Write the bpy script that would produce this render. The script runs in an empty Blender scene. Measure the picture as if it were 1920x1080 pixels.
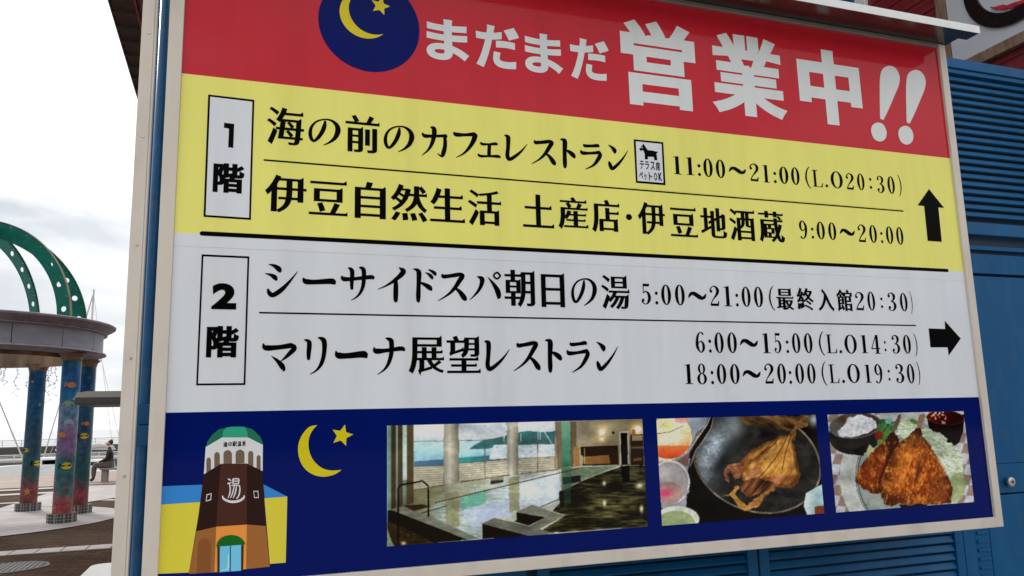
import bpy, bmesh, math, random
import numpy as np
from mathutils import Vector, Matrix
random.seed(7); rng = np.random.default_rng(7)
R = math.radians
S = bpy.context.scene
COL = S.collection

# ------------------------------------------------------------------ camera, world, sun, exposure
EYE = 1.6
CAM = np.array([[0.9448618416, -0.0307804735, -0.3260194209],
                [-0.3265450453, -0.1633057292, -0.9309670092],
                [-0.0245852339, 0.9860952293, -0.1643525632]])
FPX = 1475.366
cam_d = bpy.data.cameras.new('camera'); cam = bpy.data.objects.new('camera', cam_d); COL.objects.link(cam)
cam_d.sensor_width = 36; cam_d.lens = FPX / 1920 * 36; cam_d.clip_start = 0.05; cam_d.clip_end = 6000
cam.matrix_world = Matrix.Translation((0, 0, EYE)) @ Matrix(CAM.tolist()).to_4x4()
S.camera = cam
S.view_settings.view_transform = 'Standard'; S.view_settings.look = 'None'
S.view_settings.gamma = 1; S.view_settings.use_curve_mapping = False
S.view_settings.exposure = 0.42

SUN_EL, SUN_AZ = 38, -28           # azimuth from +Y, negative = towards -X : behind the sign
w = bpy.data.worlds.new('World'); S.world = w; w.use_nodes = True
nt = w.node_tree; nt.nodes.clear()
def wn(t, **k):
    n = nt.nodes.new(t)
    for a, b in k.items(): setattr(n, a, b)
    return n
sky = wn('ShaderNodeTexSky', sky_type='NISHITA', sun_disc=False)
sky.sun_elevation = R(SUN_EL); sky.sun_rotation = R(SUN_AZ); sky.air_density = 1.2; sky.dust_density = 2.0
tc = wn('ShaderNodeTexCoord'); mp = wn('ShaderNodeMapping'); mp.inputs['Scale'].default_value = (1, 1, 2.6)
mp.inputs['Rotation'].default_value = (0, R(8), R(20)); mp.inputs['Location'].default_value = (1.35, 0.3, 0.55)
n1 = wn('ShaderNodeTexNoise'); n1.inputs['Scale'].default_value = 2.3; n1.inputs['Detail'].default_value = 7; n1.inputs['Roughness'].default_value = .55
n1.inputs['Distortion'].default_value = .4
cr = wn('ShaderNodeValToRGB')
cr.color_ramp.elements[0].position = .35; cr.color_ramp.elements[0].color = (.86, .86, .86, 1)
cr.color_ramp.elements[1].position = .56; cr.color_ramp.elements[1].color = (1, 1, 1, 1)
n2 = wn('ShaderNodeTexNoise'); n2.inputs['Scale'].default_value = 2.9; n2.inputs['Detail'].default_value = 6; n2.inputs['Distortion'].default_value = .5
cr2 = wn('ShaderNodeValToRGB')
cr2.color_ramp.elements[0].position = .34; cr2.color_ramp.elements[0].color = (5.3, 5.65, 6.1, 1)
cr2.color_ramp.elements[1].position = .60; cr2.color_ramp.elements[1].color = (10.8, 10.7, 10.6, 1)
mx = wn('ShaderNodeMixRGB'); bg = wn('ShaderNodeBackground'); bg.inputs[1].default_value = .1; wo = wn('ShaderNodeOutputWorld')
lk = nt.links.new
lk(tc.outputs['Generated'], mp.inputs[0]); lk(mp.outputs[0], n1.inputs['Vector']); lk(mp.outputs[0], n2.inputs['Vector'])
lk(n1.outputs[0], cr.inputs[0]); lk(n2.outputs[0], cr2.inputs[0])
lk(cr.outputs[0], mx.inputs[0]); lk(sky.outputs[0], mx.inputs[1]); lk(cr2.outputs[0], mx.inputs[2])
lk(mx.outputs[0], bg.inputs[0]); lk(bg.outputs[0], wo.inputs[0])
sd = bpy.data.lights.new('sun', 'SUN'); sd.energy = 1.5; sd.angle = R(12); sd.color = (1, .95, .88)
so = bpy.data.objects.new('sun', sd); COL.objects.link(so)
sdir = Vector((math.sin(R(SUN_AZ)) * math.cos(R(SUN_EL)), math.cos(R(SUN_AZ)) * math.cos(R(SUN_EL)), math.sin(R(SUN_EL))))
so.rotation_euler = sdir.to_track_quat('Z', 'Y').to_euler(); so.location = (0, 0, 30)

# ------------------------------------------------------------------ helpers
def at(px, py, y=None, x=None, z=None):
    """surveyed ray of the place: meets a plane x=, y= or z= (z above the ground)"""
    r = CAM @ np.array([px - 960., -(py - 540.), -FPX])
    t = y / r[1] if y is not None else (x / r[0] if x is not None else (z - EYE) / r[2])
    p = r * t; return (p[0], p[1], p[2] + EYE)
def lin(r, g, b):
    f = lambda c: ((c / 255 + .055) / 1.055) ** 2.4 if c > 10 else c / 255 / 12.92
    return (f(r), f(g), f(b))
MATS = {}
def mat(name, col, rough=.5, metal=0., coat=0., spec=.5, var=.08, nscale=30., bump=0., bscale=60., dirt=None, coords='Object', trans=0, stretch=(1, 1, 1)):
    if name in MATS: return MATS[name]
    m = bpy.data.materials.new(name); m.use_nodes = True; t = m.node_tree; b = t.nodes['Principled BSDF']
    L = t.links.new
    b.inputs['Roughness'].default_value = rough; b.inputs['Metallic'].default_value = metal
    b.inputs['Coat Weight'].default_value = coat; b.inputs['Coat Roughness'].default_value = .04
    b.inputs['Specular IOR Level'].default_value = spec; b.inputs['Transmission Weight'].default_value = trans
    c = t.nodes.new('ShaderNodeTexCoord'); mpn = t.nodes.new('ShaderNodeMapping'); mpn.inputs['Scale'].default_value = stretch
    L(c.outputs[coords], mpn.inputs[0])
    n = t.nodes.new('ShaderNodeTexNoise'); n.inputs['Scale'].default_value = nscale; n.inputs['Detail'].default_value = 6
    L(mpn.outputs[0], n.inputs['Vector'])
    r = t.nodes.new('ShaderNodeValToRGB'); r.color_ramp.elements[0].position = .3; r.color_ramp.elements[1].position = .7
    r.color_ramp.elements[0].color = tuple(x * (1 - var) for x in col) + (1,)
    r.color_ramp.elements[1].color = tuple(min(1, x * (1 + var)) for x in col) + (1,)
    L(n.outputs[0], r.inputs[0]); out = r.outputs[0]
    if dirt:
        dc, amt, ds = dirt
        n3 = t.nodes.new('ShaderNodeTexNoise'); n3.inputs['Scale'].default_value = ds; n3.inputs['Detail'].default_value = 8
        L(mpn.outputs[0], n3.inputs['Vector'])
        r3 = t.nodes.new('ShaderNodeValToRGB'); r3.color_ramp.elements[0].position = .5; r3.color_ramp.elements[1].position = .78
        r3.color_ramp.elements[0].color = (0, 0, 0, 1); r3.color_ramp.elements[1].color = (amt, amt, amt, 1)
        L(n3.outputs[0], r3.inputs[0])
        x = t.nodes.new('ShaderNodeMixRGB'); x.inputs[2].default_value = dc + (1,)
        L(r3.outputs[0], x.inputs[0]); L(out, x.inputs[1]); out = x.outputs[0]
    L(out, b.inputs['Base Color'])
    rr = t.nodes.new('ShaderNodeMapRange'); rr.inputs['To Min'].default_value = max(0, rough - .05); rr.inputs['To Max'].default_value = min(1, rough + .07)
    L(n.outputs[0], rr.inputs[0]); L(rr.outputs[0], b.inputs['Roughness'])
    if bump:
        nb = t.nodes.new('ShaderNodeTexNoise'); nb.inputs['Scale'].default_value = bscale; nb.inputs['Detail'].default_value = 4
        L(mpn.outputs[0], nb.inputs['Vector'])
        bp = t.nodes.new('ShaderNodeBump'); bp.inputs['Strength'].default_value = bump; bp.inputs['Distance'].default_value = .01
        L(nb.outputs[0], bp.inputs['Height']); L(bp.outputs[0], b.inputs['Normal'])
    MATS[name] = m; return m
def thing(name, label, cat, loc=(0, 0, 0), group=None):
    o = bpy.data.objects.new(name, None); COL.objects.link(o); o.location = loc; o.empty_display_size = .1
    o['label'] = label; o['category'] = cat
    if group: o['group'] = group
    return o
def root_loc(p):
    while p.parent: p = p.parent
    return p.location
def tag(o, label, cat, group=None):
    o['label'] = label; o['category'] = cat
    if group: o['group'] = group
    return o
def link(name, me, mats, parent=None, smooth=False):
    if not isinstance(mats, (list, tuple)): mats = [mats]
    for m in mats: me.materials.append(m)
    o = bpy.data.objects.new(name, me); COL.objects.link(o)
    if parent is not None:
        o.parent = parent; l = root_loc(parent)
        if l.length > 0: me.transform(Matrix.Translation(-l))
    if smooth:
        for p in me.polygons: p.use_smooth = True
    return o
def mesh(name, verts, faces, mats, parent=None, smooth=False, mi=None):
    me = bpy.data.meshes.new(name); me.from_pydata([tuple(map(float, v)) for v in verts], [], faces); 
    if mi is not None: me.polygons.foreach_set('material_index', mi)
    me.update()
    return link(name, me, mats, parent, smooth)
class MB:
    def __init__(s): s.bm = bmesh.new()
    def box(s, x0, x1, y0, y1, z0, z1, bev=0., rot=None, about=None):
        r = bmesh.ops.create_cube(s.bm, size=1); vs = r['verts']
        for v in vs:
            v.co = Vector(((x0 + x1) / 2 + v.co.x * (x1 - x0), (y0 + y1) / 2 + v.co.y * (y1 - y0), (z0 + z1) / 2 + v.co.z * (z1 - z0)))
        if rot is not None: bmesh.ops.rotate(s.bm, verts=vs, cent=about, matrix=rot)
        if bev:
            es = list({e for v in vs for e in v.link_edges})
            bmesh.ops.bevel(s.bm, geom=es, offset=bev, segments=2, affect='EDGES', profile=.5)
        return s
    def tube(s, pts, r, seg=8, cap=True):
        pts = [Vector(p) for p in pts]; rs = r if isinstance(r, (list, tuple)) else [r] * len(pts); rings = []
        for i, p in enumerate(pts):
            d = (pts[min(i + 1, len(pts) - 1)] - pts[max(i - 1, 0)]).normalized()
            a = d.cross(Vector((0, 0, 1)) if abs(d.z) < .9 else Vector((1, 0, 0))).normalized(); b = d.cross(a)
            rings.append([s.bm.verts.new(p + (a * math.cos(2 * math.pi * k / seg) + b * math.sin(2 * math.pi * k / seg)) * rs[i]) for k in range(seg)])
        for i in range(len(rings) - 1):
            for k in range(seg):
                s.bm.faces.new((rings[i][k], rings[i][(k + 1) % seg], rings[i + 1][(k + 1) % seg], rings[i + 1][k]))
        if cap: s.bm.faces.new(rings[0][::-1]); s.bm.faces.new(rings[-1])
        return s
    def lathe(s, prof, cx, cy, seg=48, closed=False):
        rings = []
        for (r, z) in prof: rings.append([s.bm.verts.new((cx + r * math.cos(2 * math.pi * k / seg), cy + r * math.sin(2 * math.pi * k / seg), z)) for k in range(seg)])
        n = len(rings)
        for i in range(n if closed else n - 1):
            j = (i + 1) % n
            for k in range(seg):
                s.bm.faces.new((rings[i][k], rings[i][(k + 1) % seg], rings[j][(k + 1) % seg], rings[j][k]))
        return s
    def done(s, name, m, parent=None, smooth=False):
        bmesh.ops.recalc_face_normals(s.bm, faces=s.bm.faces[:])
        me = bpy.data.meshes.new(name); s.bm.to_mesh(me); s.bm.free()
        o = link(name, me, m, parent, smooth); return o
def smooth_path(pts, n=5, closed=False):
    """Catmull-Rom through points with any number of coordinates"""
    p = [np.array(q, float) for q in pts]; out = []; N = len(p)
    if N < 3 and not closed: return p
    for i in range(N if closed else N - 1):
        if closed: a, b, c, d = p[i - 1], p[i], p[(i + 1) % N], p[(i + 2) % N]
        else: a, b, c, d = p[max(i - 1, 0)], p[i], p[i + 1], p[min(i + 2, N - 1)]
        for k in range(n):
            t = k / n
            out.append(.5 * ((2 * b) + (-a + c) * t + (2 * a - 5 * b + 4 * c - d) * t * t + (-a + 3 * b - 3 * c + d) * t ** 3))
    if not closed: out.append(p[-1])
    return out

# ------------------------------------------------------------------ materials
K = .60
def alb(r, g, b, k=K): return tuple(min(.92, v / k) for v in lin(r, g, b))
M_ALU = mat('white_aluminium', (.66, .605, .54), .42, .0, .0, spec=.3, var=.04, nscale=6, bump=.03, bscale=120, dirt=((.35, .31, .26), .35, 9), stretch=(1, 1, .35))
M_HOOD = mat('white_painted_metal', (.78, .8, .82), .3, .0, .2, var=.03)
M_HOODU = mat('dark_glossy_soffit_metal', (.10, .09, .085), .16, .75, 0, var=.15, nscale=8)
M_GREYRAIL = mat('grey_rail_metal', (.22, .21, .2), .4, .3)
M_PIPE = mat('blue_painted_pipe', (.002, .078, .215), .32, 0, 0, spec=.3, var=.12, nscale=14, dirt=((.08, .12, .16), .3, 30))
M_BLUE = mat('blue_painted_metal', (.001, .092, .25), .42, 0, .0, spec=.2, var=.14, nscale=3, bump=.06, bscale=9, dirt=((.05, .12, .2), .35, 14), stretch=(1, 1, .4))
M_BLUEDK = mat('dark_recess', (.006, .03, .07), .6)
M_STEEL = mat('brushed_steel', (.55, .53, .5), .28, .95, var=.12, nscale=80)
M_DARKST = mat('dark_steel', (.08, .08, .08), .4, .8)
M_BLK = mat('black_print_ink', (.0012, .0012, .0015), .25, 0, 0, spec=.03, var=.1)
M_MAROON = mat('maroon_siding_paint', (.17, .012, .018), .45, var=.25, nscale=5, bump=.15, bscale=30, dirt=((.06, .01, .01), .5, 12), stretch=(1, .3, 6))
M_BROWN = mat('brown_timber', (.20, .125, .085), .7, var=.3, nscale=12, bump=.3, bscale=40, dirt=((.07, .035, .02), .7, 20), stretch=(3, 3, .6))
M_BROWND = mat('dark_brown_soffit', (.055, .034, .026), .7, var=.4, nscale=7, bump=.2)
M_BOARD = mat('pale_grey_board', (.50, .55, .60), .5, var=.05, nscale=3, dirt=((.35, .38, .42), .3, 6))
M_RINGB = mat('black_relief_paint', (.006, .006, .007), .25, coat=.4)
M_BRUSH = mat('red_brush_paint', (.45, .012, .03), .5, var=.3, nscale=20)

def printm(name, col, rough=.06, var=.035, spec=.17):
    m = mat(name, col, rough, 0, 0, spec=spec, var=var, nscale=1.7, bump=.006, bscale=5, dirt=(tuple(.62 * c for c in col), .22, 2.2), stretch=(4, 4, .45))
    return m
P_RED = printm('red_print', (.56, .020, .036))
P_YEL = printm('yellow_print', (.86, .83, .20))
P_WHT = printm('white_print', (.73, .77, .83))
P_NVY = printm('navy_print', (.001, .008, .125), spec=.06)
P_WTX = printm('white_letter_print', (.72, .76, .78))
P_SUN = printm('yellow_moon_print', (.72, .60, .012))

# ------------------------------------------------------------------ the sign
YS = 2.88                                  # face of the print
sign = thing('hours_signboard', 'large glossy opening hours signboard in red, yellow, white and navy with a white frame', 'signboard', (1.58, YS, 0))
U = lambda px, py: (lambda p: (p[0], p[2]))(at(px, py, y=YS))
PL, PR = -.222, 3.376
ZB, Z1, Z2, Z3, ZT = EYE - .508, EYE + .0495, EYE + .6645, EYE + 1.2488, EYE + 1.842
MB().box(PL - .045, PR + .04, YS + .004, YS + .045, ZB - .04, ZT + .02).done('backing_panel', mat('panel_core', (.3, .3, .3), .6), sign)
def sheet(name, m, x0, x1, z0, z1, parent=None, dy=0.):
    nx, nz = 24, 6; v = []; f = []
    for j in range(nz + 1):
        for i in range(nx + 1): v.append((x0 + (x1 - x0) * i / nx, YS - dy, z0 + (z1 - z0) * j / nz))
    for j in range(nz):
        for i in range(nx): a = j * (nx + 1) + i; f.append((a, a + 1, a + nx + 2, a + nx + 1))
    return mesh(name, v, f, m, parent or sign)
sheet('print_band', P_RED, PL, PR, Z3, ZT)['label'] = 'red print band with the large white headline'
sheet('print_band', P_YEL, PL, PR, Z2, Z3)['label'] = 'yellow print band with the first floor hours'
sheet('print_band', P_WHT, PL, PR, Z1, Z2)['label'] = 'white print band with the second floor hours'
sheet('print_band', P_NVY, PL, PR, ZB, Z1)['label'] = 'navy print band with the drawing and three photographs'
fr = .005
MB().box(-.2705, PL - .0005, YS - .014, YS + .05, ZB - .046, ZT + .02, .003).done('frame_rail', M_ALU, sign)['label'] = 'left frame rail'
MB().box(PR + .0005, 3.42, YS - .014, YS + .05, ZB - .046, ZT + .02, .003).done('frame_rail', M_ALU, sign)['label'] = 'right frame rail'
MB().box(PL, PR, YS - .0142, YS + .0502, ZB - .0462, ZB - .0005, .003).done('frame_rail', M_ALU, sign)['label'] = 'bottom frame rail'
MB().box(PL, PR, YS - .0142, YS + .0502, ZT + .0005, ZT + .022, .003).done('frame_rail', M_GREYRAIL, sign)['label'] = 'grey top frame rail under the hood'
# rain hood over the top edge
h = MB().box(-.33, 3.432, 2.672, 2.6745, EYE + 1.832, EYE + 1.8705).done('rain_hood', M_HOOD, sign)
MB().box(-.33, 3.432, 2.6747, 2.95, EYE + 1.8685, EYE + 1.8705).done('hood_top_plate', M_HOOD, h)
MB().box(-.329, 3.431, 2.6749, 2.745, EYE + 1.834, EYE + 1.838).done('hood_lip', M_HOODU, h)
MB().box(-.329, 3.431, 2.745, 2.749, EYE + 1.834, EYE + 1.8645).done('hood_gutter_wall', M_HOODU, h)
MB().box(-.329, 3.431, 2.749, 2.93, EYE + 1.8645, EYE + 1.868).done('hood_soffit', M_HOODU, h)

# ---- lettering machinery
def poly_curve_mesh(contours, name='c'):
    """fill closed 2-D contours (with holes) into a mesh; returns verts(Nx2), faces"""
    cu = bpy.data.curves.new(name, 'CURVE'); cu.dimensions = '2D'; cu.fill_mode = 'FRONT'
    for c in contours:
        s = cu.splines.new('POLY'); s.points.add(len(c) - 1)
        for p, q in zip(s.points, c): p.co = (float(q[0]), float(q[1]), 0, 1)
        s.use_cyclic_u = True
    o = bpy.data.objects.new(name, cu); me = bpy.data.meshes.new_from_object(o)
    v = np.array([x.co[:2] for x in me.vertices]) if len(me.vertices) else np.zeros((0, 2)); f = [tuple(p.vertices) for p in me.polygons]
    bpy.data.objects.remove(o); bpy.data.curves.remove(cu); bpy.data.meshes.remove(me)
    return v, f
def winding_fill(contours):
    """fill by winding number, so outlines that touch or cross after thickening stay solid"""
    from mathutils.geometry import delaunay_2d_cdt
    V, Ed = [], []
    for c in contours:
        b = len(V); n = len(c); V += [Vector((float(p[0]), float(p[1]))) for p in c]; Ed += [(b + i, b + (i + 1) % n) for i in range(n)]
    vo, eo, fo, *_ = delaunay_2d_cdt(V, Ed, [], 0, 1e-6, False)
    vo = np.array([v[:] for v in vo]); tri = [f for f in fo]; keep = []
    cen = np.array([vo[list(f)].mean(0) for f in tri]); wn_ = np.zeros(len(tri), int)
    for c in contours:
        a = np.array(c, float); b = np.roll(a, -1, 0)
        for (x0, y0), (x1, y1) in zip(a, b):
            side = (x1 - x0) * (cen[:, 1] - y0) - (cen[:, 0] - x0) * (y1 - y0)
            wn_ += ((y0 <= cen[:, 1]) & (y1 > cen[:, 1]) & (side > 0)).astype(int); wn_ -= ((y0 > cen[:, 1]) & (y1 <= cen[:, 1]) & (side < 0)).astype(int)
    return vo, [tuple(f) for f, k in zip(tri, wn_) if k != 0]
_gc = {}
def glyph_contours(ch):
    if ch in _gc: return _gc[ch]
    cu = bpy.data.curves.new('f', 'FONT'); cu.body = ch; cu.size = 1
    o = bpy.data.objects.new('f', cu); COL.objects.link(o); bpy.context.view_layer.update()
    dg = bpy.context.evaluated_depsgraph_get(); c = o.evaluated_get(dg).to_curve(dg); cs = []
    for s in c.splines:
        bp = s.bezier_points; n = len(bp); out = []
        for i in range(n):
            a, b = bp[i], bp[(i + 1) % n]
            p0, p1, p2, p3 = [np.array(q[:2]) for q in (a.co, a.handle_right, b.handle_left, b.co)]
            L_ = np.linalg.norm(p3 - p0)
            if L_ < 1e-5: continue
            d = (p3 - p0) / L_; dev = max(abs(np.cross(d, p1 - p0)), abs(np.cross(d, p2 - p0)))
            k = 1 if dev < .003 else (3 if L_ < .1 else 6)
            for j in range(k):
                t = j / k; out.append((1 - t) ** 3 * p0 + 3 * (1 - t) ** 2 * t * p1 + 3 * (1 - t) * t * t * p2 + t ** 3 * p3)
        if len(out) > 2: cs.append(out)
    bpy.data.objects.remove(o); bpy.data.curves.remove(cu)
    _gc[ch] = cs; return cs
def restyle(cs, ax, ay, uroko=0.):
    """move every outline outwards by ax (vertical strokes) and ay (horizontal strokes); add the small triangle at stroke ends"""
    res = []
    for c in cs:
        n = len(c); o = []
        for i in range(n):
            p0, p, p1 = c[i - 1], c[i], c[(i + 1) % n]
            e1, e2 = p - p0, p1 - p; l1, l2 = np.linalg.norm(e1), np.linalg.norm(e2)
            if l1 < 1e-6 or l2 < 1e-6: continue
            e1, e2 = e1 / l1, e2 / l2
            n1, n2 = np.array([e1[1], -e1[0]]), np.array([e2[1], -e2[0]])
            d1, d2 = ax * n1[0] ** 2 + ay * n1[1] ** 2, ax * n2[0] ** 2 + ay * n2[1] ** 2
            det = n1[0] * n2[1] - n1[1] * n2[0]
            if abs(det) < .25: D = (n1 + n2) / 2 * (d1 + d2) / 2
            else: D = np.array([(d1 * n2[1] - d2 * n1[1]) / det, (n1[0] * d2 - n2[0] * d1) / det])
            m = 2.2 * max(abs(ax), abs(ay)); L_ = np.linalg.norm(D)
            if L_ > m: D *= m / L_
            q = p + D
            if uroko and e1[1] > .9 and e2[0] < -.93 and l2 > .14:
                u = uroko * (1 if l2 > .3 else .7)
                o += [q + (.0, -u * .15), q + (-.25 * u, u), q + (-1.55 * u, 0)]
            else: o.append(q)
        res.append(o)
    return res
def stroke_poly(pts, n=5):
    """pts (x, y, width) -> closed outline of a brush stroke"""
    P = smooth_path(pts, n); P = np.array(P); xy = P[:, :2]; wd = np.maximum(P[:, 2] * 1.17, .5)
    d = np.gradient(xy, axis=0); d /= np.maximum(np.linalg.norm(d, axis=1), 1e-6)[:, None]; nn = np.stack([-d[:, 1], d[:, 0]], 1)
    l = xy + nn * wd[:, None] / 2; r = xy - nn * wd[:, None] / 2
    capa = [xy[0] - d[0] * wd[0] * .3]; capb = [xy[-1] + d[-1] * wd[-1] * .4]
    return [*capa, *l, *capb, *r[::-1]]
class Ink:
    """collects filled outlines lying on the sign face; each gets its own hair-thin level"""
    def __init__(s, dy=.0008): s.v = []; s.f = []; s.mi = []; s.k = 0; s.dy = dy
    def add(s, v2, faces, mi=0, lift=0.):
        b = len(s.v); y = YS - s.dy - lift - (s.k % 7) * .00004; s.k += 1
        s.v += [(p[0], y, p[1]) for p in v2]; s.f += [tuple(b + i for i in q) for q in faces]; s.mi += [mi] * len(faces)
    def uvpoly(s, contours, mi=0, lift=0.):
        v, f = poly_curve_mesh(contours) if len(contours) > 1 else winding_fill(contours)
        if len(f): s.add(v, f, mi, lift)
    def wind(s, contours, mi=0, lift=0.):
        v, f = winding_fill(contours)
        if len(f): s.add(v, f, mi, lift)
    def pix(s, win, pts, mi=0, lift=0., curve=0):
        ox, oy, sc = win
        if curve: pts = smooth_path(pts, curve, True)
        s.uvpoly([[U(ox + p[0] / sc, oy + p[1] / sc) for p in pts]], mi, lift)
    def done(s, name, mats, label=None, parent=None):
        o = mesh(name, s.v, s.f, mats, parent or sign, mi=s.mi)
        if label: o['label'] = label
        return o
W1 = (340, 160, 3.374); W4 = (760, 200, 3.376); W6 = (340, 460, 3.856); W7 = (780, 480, 4.154)
W5 = (1160, 240, 3.4286); W8 = (1180, 500, 2.909); W2 = (760, 0, 3.856); W3 = (1140, 20, 3.097)
WT = (280, 760, 3.375); WD = (1160, 240, 9.0); WR7 = (1640, 300, 3.857); WM = (580, 0, 7.2)
def fitbox(win, bx):
    """photo-window box x0,x1,y0,y1 -> centre and true width/height on the sign plane"""
    ox, oy, sc = win; x0, x1, y0, y1 = bx
    cx, cy = ox + (x0 + x1) / 2 / sc, oy + (y0 + y1) / 2 / sc; W_, H_ = (x1 - x0) / sc, (y1 - y0) / sc
    c = np.array(U(cx, cy)); ex = np.array(U(cx + 1, cy)) - c; ey = np.array(U(cx, cy + 1)) - c
    J = np.linalg.inv(np.array([ex, ey]).T)          # d(px)/d(uv)
    A = np.abs(J); wh = np.linalg.solve(A, [W_, H_])
    return c, max(wh[0], .2 * W_ * np.linalg.norm(ex)), max(wh[1], .2 * H_ * np.linalg.norm(ey))
def place(contours, c, w_, h_):
    a = np.array([p for k in contours for p in k]); lo, hi = a.min(0), a.max(0); m = (lo + hi) / 2; s = np.array([w_, h_]) / np.maximum(hi - lo, 1e-6)
    return [[(np.array(p) - m) * s + c for p in k] for k in contours]
KANA = {
 'の': (W1, [[(912,215,12),(906,255,25),(888,300,25),(862,338,21),(838,358,16),(820,345,20),(811,305,22),(820,258,17),(853,220,12),(905,204,9),(952,211,13),(988,242,24),(998,285,32),(980,333,25),(945,366,14),(902,388,5)]]),
 'カ': (W4, [[(105,160,8),(122,180,22),(180,181,16),(240,180,18),(262,183,22)],[(252,172,18),(255,240,22),(243,298,25),(232,318,14),(205,300,4)],[(160,120,8),(181,132,25),(182,180,26),(165,240,20),(140,280,12),(103,312,4)]]),
 'フ': (W4, [[(305,152,10),(322,168,26),(380,170,19),(445,165,26)],[(440,160,14),(448,178,30),(432,225,26),(400,275,18),(365,310,11),(322,333,4)]]),
 'ェ': (W4, [[(475,220,12),(488,232,17),(530,232,13),(570,229,20),(582,236,10)],[(533,232,20),(530,275,20),(530,318,20)],[(460,306,10),(475,320,17),(530,320,13),(585,321,20),(602,328,10)]]),
 'レ': (W4, [[(625,180,6),(640,184,18),(650,200,25),(649,260,22),(645,318,23),(660,343,22),(700,320,19),(740,285,12),(775,240,3)]]),
 'ス': (W4, [[(812,202,6),(820,217,22),(850,217,20),(900,211,22),(918,206,12)],[(905,205,14),(925,220,26),(908,255,24),(880,300,19),(845,335,12),(793,368,4)],[(885,290,9),(915,320,20),(938,355,26),(948,372,16)]]),
 'ト': (W4, [[(980,204,6),(997,205,16),(1010,222,27),(1009,300,23),(1011,360,24),(1012,392,17)],[(1018,275,7),(1040,288,20),(1063,308,25),(1075,325,16)]]),
 'ラ': (W4, [[(1125,230,8),(1135,241,19),(1180,242,17),(1220,240,21),(1230,250,8)],[(1105,273,8),(1118,291,22),(1170,293,16),(1235,288,22)],[(1225,285,14),(1239,305,24),(1222,342,23),(1190,380,14),(1138,405,4)]]),
 'ン': (W4, [[(1278,244,4),(1300,258,14),(1321,280,25),(1325,297,16)],[(1282,356,10),(1290,378,22),(1306,403,21),(1345,375,18),(1385,330,11),(1417,282,3)]]),
 'シ': (W6, [[(628,136,4),(670,148,22),(704,172,34),(713,192,20)],[(600,205,4),(640,215,18),(672,233,32),(685,252,20)],[(622,322,14),(632,350,28),(660,367,30),(720,330,30),(780,270,18),(845,190,4)]]),
 'ー': (W6, [[(878,236,8),(893,262,34),(960,268,30),(1080,262,36),(1108,268,38),(1118,280,22)]]),
 'サ': (W6, [[(1155,220,10),(1170,243,30),(1250,242,22),(1380,229,28),(1398,240,20)],[(1205,158,8),(1228,172,26),(1236,200,30),(1232,270,25),(1233,318,20)],[(1290,155,8),(1316,165,26),(1326,188,30),(1325,260,27),(1312,320,23),(1280,370,14),(1228,405,4)]]),
 'イ': (W6, [[(1572,155,6),(1600,178,34),(1588,207,32),(1540,250,22),(1480,290,12),(1420,318,4)],[(1548,232,20),(1549,300,30),(1548,370,30),(1548,408,24)]]),
 'ド': (W6, [[(1675,168,6),(1703,176,22),(1717,202,32),(1714,290,27),(1712,370,30),(1712,412,22)],[(1722,268,9),(1760,285,24),(1795,308,32),(1808,326,17)],[(1765,195,5),(1793,210,18),(1811,230,23),(1815,243,12)],[(1785,172,5),(1813,185,18),(1834,203,23),(1840,216,12)]]),
 'パ': (W7, [[(475,160,6),(513,178,33),(508,230,27),(475,290,18),(418,350,4)],[(560,165,4),(598,210,20),(635,270,35),(648,318,32),(642,338,16)],[(633,126,13),(659,152,13),(633,178,13),(607,152,13),(633,126,13),(659,152,13)]]),
 'マ': (W6, [[(583,706,8),(600,738,36),(700,735,30),(800,720,34)],[(790,712,22),(824,738,34),(790,778,29),(750,815,17),(720,838,5)],[(645,800,4),(688,833,22),(724,870,36),(740,900,27),(736,912,10)]]),
 'リ': (W6, [[(885,684,6),(912,691,22),(925,712,32),(920,780,29),(919,824,22)],[(990,668,6),(1022,677,26),(1040,702,34),(1038,780,29),(1020,850,26),(985,900,14),(930,935,4)]]),
 'ナ': (W6, [[(1388,740,8),(1405,766,34),(1480,762,24),(1590,748,28),(1614,760,20)],[(1475,672,6),(1508,685,28),(1520,708,32),(1517,790,28),(1495,860,22),(1460,905,12),(1415,935,4)]]),
}
def kana_contours(ch):
    win, st = KANA[ch]; ox, oy, sc = win; out = []
    for s in st: out.append([U(ox + p[0] / sc, oy + p[1] / sc) for p in stroke_poly(s)])
    return out
def E_(cx, cy, rx, ry, n=28): return [(cx + rx * math.cos(2 * math.pi * k / n), cy + ry * math.sin(2 * math.pi * k / n)) for k in range(n)]
def flip(strokes): return [[(x, -y) for x, y in s] for s in strokes]
_six = [[(41,13,9),(40,8,8),(33,3,4),(24,5,5),(13,20,10),(7,48,13),(9,75,13),(24,98,4),(39,88,10),(43,70,13),(38,52,9),(26,45,4),(12,58,4)]]
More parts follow.
